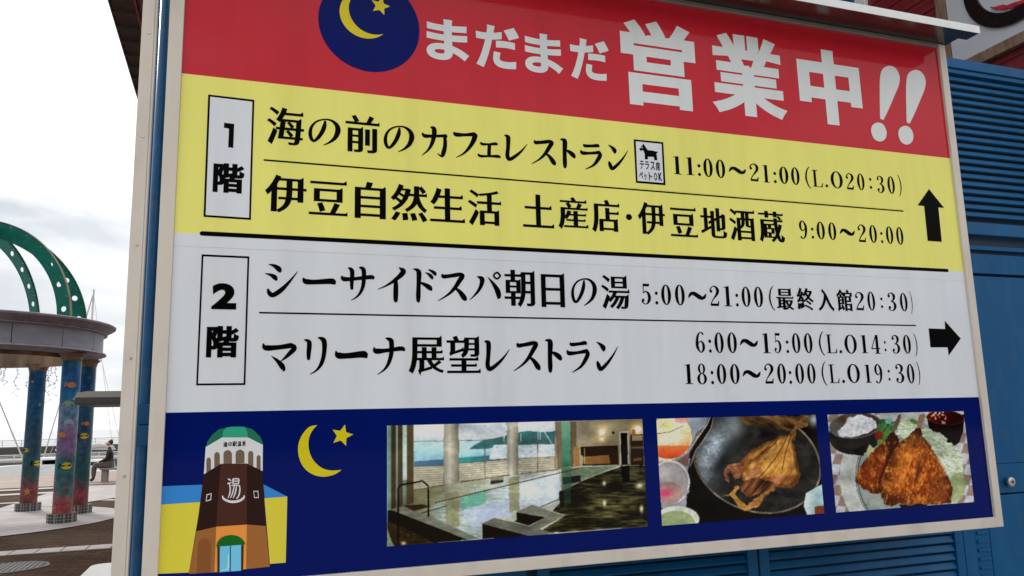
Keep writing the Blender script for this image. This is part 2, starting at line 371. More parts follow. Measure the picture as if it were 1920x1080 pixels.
DIG = {
 '0': ('ring', E_(25,50,25,50), E_(25,50,9,45.5)),
 'O': ('ring', E_(42,50,42,50,36), E_(42,50,21.5,45.5,36)),
 '1': ('poly', [(15,3),(34,0),(34,96),(15,96)], [(4,5),(20,2.5),(20,6.5),(4,8.5)], [(5,96.2),(46,96.2),(46,100),(5,100)]),
 '2': ('mix', [[(10,30,13),(5,24,8),(8,12,5),(18,3,4),(30,4,7),(41,16,13),(41,32,13),(32,48,9),(18,66,5),(5,88,4),(4,92,4)]], [(3,88),(38,88),(43,74),(47,74),(44,100),(2,100)]),
 '3': ('mix', [[(11,22,13),(6,15,8),(14,4,4),(27,3,6),(38,14,13),(38,30,12),(29,43,6),(17,48,3)],[(20,48,3),(34,52,8),(42,70,14),(37,87,11),(25,98,4),(12,96,4),(5,87,8),(10,78,13)]],),
 '4': ('mix', [], [(29,0),(34,0),(5,70),(0,70)], [(0,70),(50,70),(50,75.5),(0,75.5)], [(27,0),(42,0),(42,96),(27,96)], [(18,96.2),(50,96.2),(50,100),(18,100)]),
 '5': ('mix', [[(10,46,4),(22,38,5),(36,45,10),(42,66,14),(37,86,11),(25,98,4),(12,96,4),(5,87,8),(10,78,13)]], [(10,0),(44,0),(42,13),(13,13)], [(10,0),(14,0),(13,46),(9,46)]),
 '6': ('mix', _six), '9': ('mix', [[(50 - x, 100 - y, w_) for x, y, w_ in _six[0]]]),
 '8': ('rings', (E_(25,25,19,25), E_(25,25,7.5,21)), (E_(25,73,25,27), E_(25,73,11,23))),
 '1b': ('poly', [(0,0),(70,2),(69,160),(34,158),(35,36),(0,33)]),
 ':': ('poly', E_(12,12,12,11,16), E_(12,72,12,11,16)), '.': ('poly', E_(10,10,10,10,16)), '・': ('poly', E_(10,10,10,10,20)),
 '(': ('mix', [[(32,0,2.5),(16,16,6),(6,50,9),(16,84,6),(32,100,2.5)]]), ')': ('mix', [[(0,0,2.5),(16,16,6),(26,50,9),(16,84,6),(0,100,2.5)]]),
 'L': ('poly', [(10,0),(27,0),(27,96),(10,96)], [(0,0.2),(40,0.2),(40,-3.6),(0,-3.6)], [(0,96.2),(60,96.2),(70,74),(74,74),(70,100),(0,100)]),
 '〜': ('mix', [[(0,66,4),(12,36,16),(28,22,28),(50,42,28),(72,66,28),(88,56,18),(100,24,4)]]),
}
def draw(ink, ch, win, bx, ax=.03, ay=-.012, ur=.05, mi=0, lift=0., plain=False):
    c, w_, h_ = fitbox(win, bx)
    if ch in KANA:
        for k in place(kana_contours(ch), c, w_, h_): ink.uvpoly([k], mi, lift)
        return
    if ch in DIG and not plain:
        d = DIG[ch]
        if d[0] == 'ring': groups = [[d[1], d[2]]]
        elif d[0] == 'rings': groups = [list(g) for g in d[1:]]
        elif d[0] == 'poly': groups = [[g] for g in d[1:]]
        else: groups = [[stroke_poly(s)] for s in d[1]] + [[g] for g in d[2:]]
        flat = [[(p[0], -p[1]) for p in k] for g in groups for k in g]; pl = place(flat, c, w_, h_); i = 0
        for g in groups: ink.uvpoly(pl[i:i + len(g)], mi, lift); i += len(g)
        return
    cs = restyle(glyph_contours(ch), ax, ay, ur); pl = place(cs, c, w_, h_)
    ink.wind(pl, mi, lift)
def line(label, items, mats=M_BLK, **kw):
    ink = Ink()
    for ch, win, bx in items: draw(ink, ch, win, bx, **kw)
    return ink.done('lettering', mats, label)

# headline
line('white bold headline of rounded syllables', [('ま', W2, (152,463,122,460)), ('だ', W2, (508,830,163,520)), ('ま', W2, (860,1142,227,550)), ('だ', W2, (1187,1482,263,602))], P_WTX, ax=.034, ay=.034, ur=0)
ink = Ink()
for ch, bx in (('営', (65,528,32,592)), ('業', (580,1048,115,643)), ('中', (1087,1492,203,687))): draw(ink, ch, W3, bx, ax=.045, ay=.026 if ch != '中' else .04, ur=0)
ink.pix(W3, [(1578,400),(1590,345),(1628,321),(1668,334),(1692,378),(1688,432),(1660,500),(1630,570),(1600,632),(1590,630),(1580,625),(1578,570),(1577,480)], curve=4)
ink.pix(W3, [(1731,425),(1742,368),(1783,344),(1822,360),(1843,402),(1838,455),(1812,520),(1783,590),(1752,653),(1743,651),(1734,646),(1732,590),(1730,500)], curve=4)
ink.pix(W3, [(1527,700),(1536,665),(1565,650),(1598,662),(1617,705),(1608,745),(1580,760),(1545,745)], curve=4)
ink.pix(W3, [(1685,718),(1694,684),(1722,669),(1754,682),(1772,722),(1764,762),(1736,778),(1702,763)], curve=4)
ink.done('lettering', P_WTX, 'largest white headline characters with two slanting exclamation marks')
# yellow band
q = lambda w_, *b: (w_, b)
line('black line of writing at the top of the yellow band', [('海', W1, (540,780,130,390)), ('の', W1, (803,1010,200,390)), ('前', W1, (1038,1255,180,435)), ('の', W1, (1280,1475,245,432)),
  ('カ', W4, (103,270,117,325)), ('フ', W4, (302,460,148,335)), ('ェ', W4, (455,605,215,333)), ('レ', W4, (625,775,175,355)), ('ス', W4, (793,955,198,378)), ('ト', W4, (978,1082,198,398)), ('ラ', W4, (1103,1250,225,407)), ('ン', W4, (1278,1417,240,413))], ax=.034, ay=-.002)
line('black line of writing at the bottom of the yellow band', [('伊', W1, (528,795,560,815)), ('豆', W1, (808,1055,590,830)), ('自', W1, (1097,1295,605,850)), ('然', (0,0,1), (732.7,801.5,343.8,417.7)),
  ('生', W4, (155,378,510,738)), ('活', W4, (395,610,522,762))], ax=.036, ay=-.003)
line('second half of the lower black line in the yellow band', [('土', W4, (740,943,550,772)), ('産', W4, (963,1160,565,785)), ('店', W4, (1175,1363,583,805)), ('・', W4, (1395,1435,678,720)), ('伊', W4, (1467,1650,600,818)),
  ('豆', W5, (325,510,500,705)), ('地', W5, (520,700,508,712)), ('酒', W5, (705,885,515,732)), ('蔵', W5, (893,1072,530,742))], ax=.036, ay=-.003)
T1 = [('1',348,405,178,300),('1',430,487,185,305),(':',505,530,232,310),('0',540,608,193,318),('0',620,688,200,325),('〜',705,820,245,300),('2',838,905,225,345),('1',922,972,235,352),(':',993,1017,282,355),('0',1027,1095,245,362),('0',1103,1167,250,368),('(',1192,1238,245,392),('L',1240,1315,268,382),('.',1328,1348,362,382),('O',1357,1445,275,392),('2',1457,1517,288,398),('0',1527,1585,290,402),(':',1608,1630,320,392),('3',1655,1712,305,420),('0',1722,1780,308,425),(')',1790,1825,300,440)]
T2 = [('9',1155,1217,592,715),(':',1235,1257,640,712),('0',1267,1330,600,718),('0',1342,1403,605,722),('〜',1418,1520,645,695),('2',1533,1595,618,735),('0',1605,1665,622,740),(':',1680,1702,668,740),('0',1712,1770,630,747),('0',1778,1835,635,752)]
line('opening hours in numerals, upper line of the yellow band', [(c, W5, (a, b, d, e)) for c, a, b, d, e in T1])
line('opening hours in numerals, lower line of the yellow band', [(c, W5, (a, b, d, e)) for c, a, b, d, e in T2])
# white band
line('black line of writing at the top of the white band', [('シ', W6, (600,845,133,382)), ('ー', W6, (875,1120,232,290)), ('サ', W6, (1152,1400,148,405)), ('イ', W6, (1420,1625,153,418)), ('ド', W6, (1675,1848,165,420)),
  ('ス', W7, (168,398,122,358)), ('パ', W7, (415,668,113,350)), ('朝', W7, (685,930,105,402)), ('日', W7, (970,1162,125,402)), ('の', W7, (1203,1415,168,392)), ('湯', W7, (1438,1670,143,420))], ax=.034, ay=-.002)
line('black line of writing at the bottom of the white band', [('マ', W6, (580,838,703,912)), ('リ', W6, (882,1055,660,935)), ('ー', W6, (1110,1350,762,822)), ('ナ', W6, (1385,1620,665,935)), ('展', (0,0,1), (766,833,628.6,704.5)),
  ('望', W7, (237,505,618,912)), ('レ', W7, (530,733,655,898)), ('ス', W7, (755,972,660,897)), ('ト', W7, (1003,1143,645,912)), ('ラ', W7, (1168,1360,660,908)), ('ン', W7, (1397,1583,668,897))], ax=.034, ay=-.002)
T3 = [('5',62,120,92,207),(':',138,158,135,207),('0',170,230,97,210),('0',245,305,97,212),('〜',318,422,135,182),('2',435,495,103,215),('1',512,560,105,217),(':',577,597,147,218),('0',608,665,108,220),('0',675,733,108,222),('(',755,795,103,240),('最',797,900,113,238),('終',908,1010,113,240),('入',1022,1120,120,245),('館',1125,1222,122,247),('2',1228,1285,137,238),('0',1293,1345,135,240),(':',1367,1385,168,226),('3',1405,1460,140,243),('0',1470,1522,142,245),(')',1525,1550,132,258)]
T4 = [('6',357,415,355,470),(':',430,450,397,470),('0',460,518,358,472),('0',530,590,358,472),('〜',600,703,393,438),('1',722,770,362,472),('5',785,832,362,472),(':',852,872,402,472),('0',882,937,362,472),('0',947,1003,362,472),('(',1027,1068,352,487),('L',1070,1135,370,472),('.',1145,1162,455,473),('O',1168,1245,370,475),('1',1258,1303,372,472),('4',1313,1370,372,475),(':',1387,1403,405,462),('3',1427,1480,372,475),('0',1487,1540,372,475),(')',1548,1577,362,490)]
T5 = [('1',300,348,530,640),('8',365,425,528,642),(':',442,462,568,642),('0',473,532,530,640),('0',545,605,530,640),('〜',615,718,563,607),('2',733,792,528,638),('0',802,858,528,638),(':',868,888,568,640),('0',900,957,528,638),('0',965,1020,528,638),('(',1042,1080,515,650),('L',1085,1148,533,635),('.',1160,1177,617,635),('O',1183,1262,530,635),('1',1280,1322,533,633),('9',1332,1385,530,637),(':',1408,1425,562,622),('3',1447,1503,530,635),('0',1508,1560,530,637),(')',1563,1592,517,648)]
for t_, l_ in ((T3, 'opening hours in numerals, upper line of the white band'), (T4, 'opening hours in numerals, middle line of the white band'), (T5, 'opening hours in numerals, bottom line of the white band')):
    line(l_, [(c, W8, (a, b, d, e)) for c, a, b, d, e in t_], ax=.044, ay=.002, ur=.05)
# floor number boxes
def quad_frame(outer, inner, win, label, fill=None, name='floor_number_box'):
    ink = Ink(.0006); f = lambda P: [U(win[0] + p[0] / win[2], win[1] + p[1] / win[2]) for p in P]
    ink.uvpoly([f(outer), f(inner)], 0)
    if fill: ink.uvpoly([f(inner)], 1)
    return ink, [M_BLK, P_WHT]
ink, ms = quad_frame([(170,58),(462,92),(440,852),(140,832)], [(183,72),(449,104),(428,838),(154,820)], W1, '', True)
draw(ink, '1b', W1, (265,335,237,397), lift=.0006); draw(ink, '階', W1, (198,402,488,688), ax=.046, ay=.024, ur=0, lift=.0006)
ink.done('floor_number_box', ms, 'upright box reading first floor on the yellow band')
ink, ms = quad_frame([(147,65),(492,80),(463,1010),(107,1013)], [(160,80),(478,94),(450,996),(121,999)], W6, '')
draw(ink, '2', W6, (217,403,272,465), ax=.052, ay=.052, ur=0, lift=.0006, plain=True); draw(ink, '階', W6, (178,420,582,812), ax=.046, ay=.024, ur=0, lift=.0006)
ink.done('floor_number_box', ms, 'upright box reading second floor on the white band')
def rule(a, b, wpx, label):
    ink = Ink(.0007); (x0, z0), (x1, z1) = U(*a), U(*b); h_ = wpx * .00196 / 2; z = (z0 + z1) / 2; out = []
    for cx, s in ((x0, 1), (x1, -1)):
        for k in range(7): t = math.pi / 2 + math.pi * k / 6; out.append((cx + s * h_ * math.cos(t), z + h_ * math.sin(t) * s))
    ink.uvpoly([out]); ink.done('ruled_line', M_BLK, label)
rule((495.6, 299.9), (1693.2, 396), 3.2, 'thin black line between the two yellow rows')
rule((379, 438), (1776, 507), 8.2, 'thick black line between yellow and white bands')
rule((487.3, 585.8), (1716.3, 610.7), 3.0, 'thin black line between the two white rows')
M_SEAM = mat('film_seam', (.5, .52, .54), .3)
ink = Ink(.0005); ink.uvpoly([[(PL, EYE + .617), (PR, EYE + .617), (PR, EYE + .6180), (PL, EYE + .6180)]]); ink.done('film_seam', M_SEAM)
ink = Ink(.0005); ink.uvpoly([[(1.55, EYE + .957), (PR - .3, EYE + .957), (PR - .3, EYE + .9578), (1.55, EYE + .9578)]]); ink.done('film_seam', mat('film_seam_yellow', (.6, .56, .18), .3))
ink = Ink(); ink.pix(WR7, [(392,210),(502,347),(460,343),(485,592),(383,585),(357,333),(310,328)]); ink.done('arrow', M_BLK, 'black arrow pointing up')
ink = Ink(); ink.pix(W8, [(1632,337),(1722,340),(1720,295),(1807,392),(1742,485),(1735,440),(1642,440)]); ink.done('arrow', M_BLK, 'black arrow pointing right')
# pets notice
ink, ms = quad_frame([(252,190),(752,240),(790,967),(290,925)], [(288,225),(722,270),(755,927),(318,892)], WD, '', True)
ink.pix(WD, [(343,350),(360,340),(378,332),(374,312),(402,290),(413,262),(438,300),(468,345),(490,376),(560,380),(622,397),(655,402),(655,422),(636,426),(650,546),(600,545),(592,490),(490,486),(492,530),(440,530),(437,440),(425,400),(408,375),(370,388),(360,378)], lift=.0006)
ink.pix(WD, E_(392, 330, 9, 12, 10), 1, .0009)
for ch, bx in (('テ',(350,430,550,700)),('ラ',(440,515,560,705)),('ス',(530,612,565,718)),('席',(618,703,568,727)),('ペ',(340,415,735,862)),('ッ',(425,475,775,885)),('ト',(503,567,745,890))):
    c, w_, h_ = fitbox(WD, bx); pl = place(restyle(glyph_contours(ch), .028, .02), c, w_, h_); ink.wind(pl, 0, .0006)
for ch, bx in (('O',(590,650,755,890)),('K',(665,735,755,895))):
    c, w_, h_ = fitbox(WD, bx); pl = place(restyle(glyph_contours(ch), .045, .015), c, w_, h_); ink.wind(pl, 0, .0006)
ink.done('pets_welcome_notice', ms, 'small white notice with a black dog on the yellow band')
# moon medallion in the red band
def fitcircle(P):
    A = np.array([[2 * x, 2 * z, 1] for x, z in P]); b = np.array([x * x + z * z for x, z in P]); s = np.linalg.lstsq(A, b, rcond=None)[0]
    return s[0], s[1], math.sqrt(s[2] + s[0] ** 2 + s[1] ** 2)
cx, cz, cr_ = fitcircle([U(*p) for p in ((784.9,61),(705,136),(774.4,101.4),(766,0),(668.9,129.2),(630,104))])
circ = [(cx + cr_ * math.cos(t), cz + cr_ * math.sin(t)) for t in np.linspace(0, 2 * math.pi, 72, endpoint=False)]
circ = [(x, min(z, ZT - .001)) for x, z in circ]
def crescent(c, r, tilt, c2, r2):
    """outer circle minus an offset circle"""
    a = np.array(c); b = np.array(c2); d = np.linalg.norm(b - a); x = (d * d + r * r - r2 * r2) / (2 * d); hh = math.sqrt(max(r * r - x * x, 1e-9))
    e = (b - a) / d; n = np.array([-e[1], e[0]]); p1 = a + e * x + n * hh; p2 = a + e * x - n * hh
    a1 = math.atan2(*(p1 - a)[::-1]); a2 = math.atan2(*(p2 - a)[::-1])
    if a2 < a1: a2 += 2 * math.pi
    out = [tuple(a + r * np.array([math.cos(t), math.sin(t)])) for t in np.linspace(a1, a2, 40)]
    b1 = math.atan2(*(p2 - b)[::-1]); b2 = math.atan2(*(p1 - b)[::-1])
    while b1 < b2: b1 += 2 * math.pi
    out += [tuple(b + r2 * np.array([math.cos(t), math.sin(t)])) for t in np.linspace(b1, b2, 40)[1:-1]]
    return out
def star(c, R_, rot, k=.46):
    return [(c[0] + (R_ if i % 2 == 0 else R_ * k) * math.cos(rot + i * math.pi / 5), c[1] + (R_ if i % 2 == 0 else R_ * k) * math.sin(rot + i * math.pi / 5)) for i in range(10)]
ink = Ink(.0006); ink.uvpoly([circ], 0)
oc = fitcircle([U(580 + x / 7.2, y / 7.2) for x, y in ((412,180),(440,290),(500,380),(580,450),(680,505),(780,520),(415,80))])
ic = fitcircle([U(580 + x / 7.2, y / 7.2) for x, y in ((955,472),(870,466),(790,445),(700,400),(620,340),(560,240),(535,130),(540,40))])
cres = [(x, min(z, ZT - .002)) for x, z in crescent(oc[:2], oc[2], 0, ic[:2], ic[2])]
ink.uvpoly([cres], 1, .0006)
tips = [U(580 + x / 7.2, y / 7.2) for x, y in ((1090,88),(1005,205),(845,135))]; sc_ = fitcircle(tips)
ink.uvpoly([star(sc_[:2], sc_[2], math.atan2(tips[0][1] - sc_[1], tips[0][0] - sc_[0]))], 1, .0006)
ink.done('moon_medallion', [P_NVY, P_SUN], 'round navy medallion with yellow crescent and star')
# crescent and star over the navy band
ink = Ink(.0007)
f = lambda P: [U(280 + x / 3.375, 760 + y / 3.375) for x, y in P]
ink.uvpoly([f(smooth_path([(1062,125),(1010,138),(965,190),(943,250),(945,320),(975,390),(1030,435),(1100,452),(1170,438),(1217,408)], 4) + smooth_path([(1217,408),(1150,412),(1090,395),(1040,350),(1012,290),(1008,220),(1028,165),(1062,125)], 4)[1:-1])])
tips = f([(1238,122),(1290,182),(1245,255),(1163,237),(1160,155)]); sc_ = fitcircle(tips)
ink.uvpoly([star(sc_[:2], sc_[2] * 1.0, math.atan2(tips[0][1] - sc_[1], tips[0][0] - sc_[0]))])
ink.done('crescent_and_star', P_SUN, 'yellow crescent and star on the navy band')
# bath-house tower drawing
def drawing():
    ink = Ink(.0006); ms = []; idx = {}
    def m(r, g, b):
        k = (r, g, b)
        if k not in idx: idx[k] = len(ms); ms.append(printm('drawing_print_%s' % {0:'sky',1:'lemon',2:'teal',3:'pale',4:'mint',5:'white',6:'taupe',7:'dark',8:'umber',9:'tan',10:'ochre',11:'sienna',12:'green',13:'aqua',14:'slate',15:'cream',16:'frost',17:'leaf',18:'ink',19:'coal',20:'moss',21:'rust'}.get(len(ms), 'tone'), alb(*k)))
        return idx[k]
    lv = [0]
    def P(pts, col, curve=0): lv[0] += .00005; ink.pix(WT, pts, m(*col), lv[0], curve)
    P([(80,512),(335,502),(325,614),(75,628)], (40,110,175)); P([(722,500),(873,577),(730,588)], (40,110,175))
    P([(75,628),(325,612),(250,1058),(52,1066)], (180,170,52)); P([(728,588),(873,577),(863,995),(763,1003)], (180,170,52))
    P([(485,142),(462,202),(360,262),(366,232),(400,185),(440,152)], (30,92,70)); P([(605,138),(650,150),(700,195),(718,235),(718,250),(622,202)], (30,92,70))
    P([(485,142),(515,136),(575,135),(605,138),(620,166),(622,203),(462,203),(468,165)], (40,135,108))
    P([(462,202),(622,202),(718,249),(717,416),(617,368),(452,370),(345,436),(357,262)], (180,182,184))
    for x0, x1, t0, b0, b1 in ((361,390,330,427,410),(411,446,295,399,380),(469,523,283,371,370),(546,602,280,368,366),(625,658,288,371,388),(679,704,315,398,410)):
        w_ = (x1 - x0) / 2; c_ = (x0 + x1) / 2; hh = min(w_ * 1.3, 28)
        P([(x0, b0)] + [(c_ - w_ * math.cos(t), t0 + hh - hh * math.sin(t)) for t in np.linspace(0, math.pi, 10)] + [(x1, b1)], (96,80,66))
    P([(345,436),(452,370),(425,768),(298,797)], (30,9,6)); P([(452,370),(617,368),(617,755),(423,768)], (58,28,22)); P([(617,368),(717,416),(736,763),(617,755)], (30,9,6))
    P([(298,797),(423,768),(412,1056),(250,1066)], (128,82,38)); P([(423,768),(617,754),(612,1036),(412,1056)], (196,122,52)); P([(617,754),(736,763),(762,1020),(612,1036)], (132,84,40))
    P([(300,1062)] + [(348 - 42 * math.cos(t), 885 - 45 * math.sin(t)) for t in np.linspace(0, math.pi, 12)] + [(385,1056)], (112,68,33))
    P([(630,1034)] + [(681 - 49 * math.cos(t), 862 - 48 * math.sin(t)) for t in np.linspace(0, math.pi, 12)] + [(742,1022)], (112,68,33))
    P([(430,890),(447,890),(445,1060),(430,1062)], (40,34,24)); P([(581,882),(598,882),(594,1046),(580,1048)], (40,34,24))
    P([(447,888),(581,880),(579,1046),(445,1055)], (92,165,198)); P([(510,886),(516,886),(515,1051),(508,1051)], (20,40,55))
    P([(498,945),(505,930),(507,1020),(498,1040),(455,1048),(455,1040),(492,1034)], (135,190,215))
    P([(422,894),(432,862),(452,838),(480,825),(520,819),(560,826),(585,842),(602,862),(608,880),(580,882),(447,892)], (8,82,18))
    g = lambda o, i: ink.uvpoly([[U(280 + x / 3.375, 760 + y / 3.375) for x, y in o], [U(280 + x / 3.375, 760 + y / 3.375) for x, y in i]], m(180,182,184), .0011)
    g([(362,564),(394,555),(391,599),(357,609)], [(366,569),(389,561),(387,594),(362,603)]); g([(659,541),(689,541),(692,586),(663,586)], [(663,546),(685,546),(688,581),(666,581)])
    ink.k = 0
    for st_ in ([(499,466,7),(508,470,8),(517,478,5)],[(496,495,7),(506,492,7),(520,490,4)],[(503,492,6),(510,510,7),(512,535,7),(508,560,7),(499,586,4)],
                [(529,466,7),(528,480,7),(530,496,6)],[(529,466,7),(548,464,7),(566,466,7)],[(566,466,7),(566,480,7),(564,496,6)],[(530,480,6),(548,479,6),(564,480,6)],[(530,496,6),(548,495,6),(564,496,6)],
                [(520,507,6),(545,505,6),(572,508,6)],[(537,508,6),(532,535,7),(524,562,7),(513,586,4)],[(551,512,6),(547,540,7),(540,565,7),(530,586,4)],[(571,508,6),(573,530,7),(569,560,8),(556,588,6),(549,584,3)]):
        ink.pix(WT, stroke_poly(st_), m(180,182,184), .0012)
    ink.pix(WT, stroke_poly([(463,572,5),(470,590,11),(500,606,13),(535,610,14),(573,602,13),(597,584,11),(600,570,5)]), m(180,182,184), .0012)
    for ch, bx in (('道',(468,496,231,264)),('の',(499,525,233,259)),('駅',(526,555,228,261)),('温',(557,583,227,259)),('泉',(586,611,224,257))):
        c, w_, h_ = fitbox(WT, bx); ink.wind(place(restyle(glyph_contours(ch), .03, .02), c, w_, h_), m(8,8,8), .0012)
    ink.done('tower_drawing', ms, 'flat drawing of an octagonal bath house tower with a green dome')
drawing()

# ------------------------------------------------------------------ the three printed photographs (colour per point of a fine sheet)
def vnoise(x, y, sx, sy=None, seed=0, octv=4):
    sy = sy or sx; g = np.random.default_rng(seed); tot = np.zeros_like(x, float); amp = .5; nrm = 0
    for o in range(octv):
        T = g.random((64, 64)); X = x / sx * 2 ** o + 7.3 * o; Y = y / sy * 2 ** o + 3.1 * o
        xi = np.floor(X).astype(int); yi = np.floor(Y).astype(int); fx = X - xi; fy = Y - yi; fx = fx * fx * (3 - 2 * fx); fy = fy * fy * (3 - 2 * fy)
        a = T[xi % 64, yi % 64]; b = T[(xi + 1) % 64, yi % 64]; c = T[xi % 64, (yi + 1) % 64]; d = T[(xi + 1) % 64, (yi + 1) % 64]
        tot += amp * ((a * (1 - fx) + b * fx) * (1 - fy) + (c * (1 - fx) + d * fx) * fy); nrm += amp; amp *= .5
    return tot / nrm
class Pic:
    def __init__(s, win, quad, nx, ny):
        c = [np.array(U(win[0] + x / win[2], win[1] + y / win[2])) for x, y in quad]     # TL TR BR BL
        zt = (c[0][1] + c[1][1]) / 2; zb = (c[2][1] + c[3][1]) / 2; xl = (c[0][0] + c[3][0]) / 2; xr = (c[1][0] + c[2][0]) / 2
        gx, gz = np.meshgrid(np.linspace(xl, xr, nx), np.linspace(zt, zb, ny)); s.gx, s.gz = gx, gz; s.nx, s.ny = nx, ny
        # same survey run backwards: where each print point appears in the working window
        P3 = np.stack([gx, np.full_like(gx, YS), gz - EYE], -1) @ CAM
        px = 960 + FPX * P3[..., 0] / -P3[..., 2]; py = 540 - FPX * P3[..., 1] / -P3[..., 2]
        s.X = (px - win[0]) * win[2]; s.Y = (py - win[1]) * win[2]; s.C = np.zeros(gx.shape + (3,))
    def poly(s, pts, wob=0, seed=1, wsz=30):
        X, Y = s.X, s.Y
        if wob: X = X + (vnoise(X, Y, wsz, seed=seed) - .5) * 2 * wob; Y = Y + (vnoise(X, Y, wsz, seed=seed + 9) - .5) * 2 * wob
        m = np.zeros(X.shape, bool); n = len(pts)
        for i in range(n):
            (x0, y0), (x1, y1) = pts[i - 1], pts[i]
            if y0 == y1: continue
            k = (y0 > Y) != (y1 > Y); m ^= k & (X < (x1 - x0) * (Y - y0) / (y1 - y0) + x0)
        return m
    def ell(s, cx, cy, rx, ry, a=0):
        c_, s_ = math.cos(a), math.sin(a); dx, dy = s.X - cx, s.Y - cy
        return np.sqrt(((dx * c_ + dy * s_) / rx) ** 2 + ((-dx * s_ + dy * c_) / ry) ** 2)
    def seg(s, pts, wd):
        m = np.zeros(s.X.shape, bool)
        for (x0, y0), (x1, y1) in zip(pts[:-1], pts[1:]):
            dx, dy = x1 - x0, y1 - y0; t = np.clip(((s.X - x0) * dx + (s.Y - y0) * dy) / (dx * dx + dy * dy), 0, 1)
            m |= np.hypot(s.X - x0 - t * dx, s.Y - y0 - t * dy) < wd / 2
        return m
    def put(s, m, col, a=1.):
        col = np.array(col, float) if not isinstance(col, np.ndarray) else col
        if col.ndim == 1: col = np.broadcast_to(col, s.C.shape)
        m = np.clip(np.asarray(m, float) * a, 0, 1)[..., None]; s.C = s.C * (1 - m) + col * m
    def mix(s, a, b, t): t = np.clip(t, 0, 1)[..., None]; return np.array(a, float) * (1 - t) + np.array(b, float) * t
    def n(s, sx, sy=None, seed=0, o=4): return vnoise(s.X, s.Y, sx, sy, seed, o)
    def done(s, label):
        Cp = np.pad(s.C, ((1, 1), (1, 1), (0, 0)), 'edge'); s.C = (Cp[1:-1, 1:-1] * 2 + Cp[:-2, 1:-1] + Cp[2:, 1:-1] + Cp[1:-1, :-2] + Cp[1:-1, 2:]) / 6
        s.C = s.C * (.78 + .44 * s.n(150, 110, 90, 2))[..., None] * (.90 + .20 * s.n(22, 18, 91, 3))[..., None]
        c = np.clip(s.C, 0, 255) / 255; c = np.clip(c * 1.10 - .045, 0, 1); l = np.where(c > .04, ((c + .055) / 1.055) ** 2.4, c / 12.92) / .60; l = np.clip(l, 0, .92)
        nx, ny = s.nx, s.ny; v = np.stack([s.gx - sign.location.x, np.full_like(s.gx, YS - .0009 - sign.location.y), s.gz], -1).reshape(-1, 3)
        i = np.arange(ny * nx).reshape(ny, nx); f = np.stack([i[1:, :-1], i[1:, 1:], i[:-1, 1:], i[:-1, :-1]], -1).reshape(-1, 4)
        me = bpy.data.meshes.new('printed_photograph'); me.vertices.add(len(v)); me.vertices.foreach_set('co', v.ravel())
        me.loops.add(f.size); me.loops.foreach_set('vertex_index', f.ravel()); me.polygons.add(len(f)); me.polygons.foreach_set('loop_start', np.arange(0, f.size, 4)); me.update()
        at_ = me.color_attributes.new('Print', 'FLOAT_COLOR', 'POINT'); at_.data.foreach_set('color', np.concatenate([l, np.ones(l.shape[:2] + (1,))], -1).ravel())
        m = MATS.get('photo_print')
        if not m:
            m = bpy.data.materials.new('photo_print'); m.use_nodes = True; b = m.node_tree.nodes['Principled BSDF']; b.inputs['Roughness'].default_value = .06; b.inputs['Specular IOR Level'].default_value = .1
            a = m.node_tree.nodes.new('ShaderNodeVertexColor'); a.layer_name = 'Print'; m.node_tree.links.new(a.outputs[0], b.inputs['Base Color']); MATS['photo_print'] = m
        me.materials.append(m); o = bpy.data.objects.new('printed_photograph', me); COL.objects.link(o); o.parent = sign; o['label'] = label

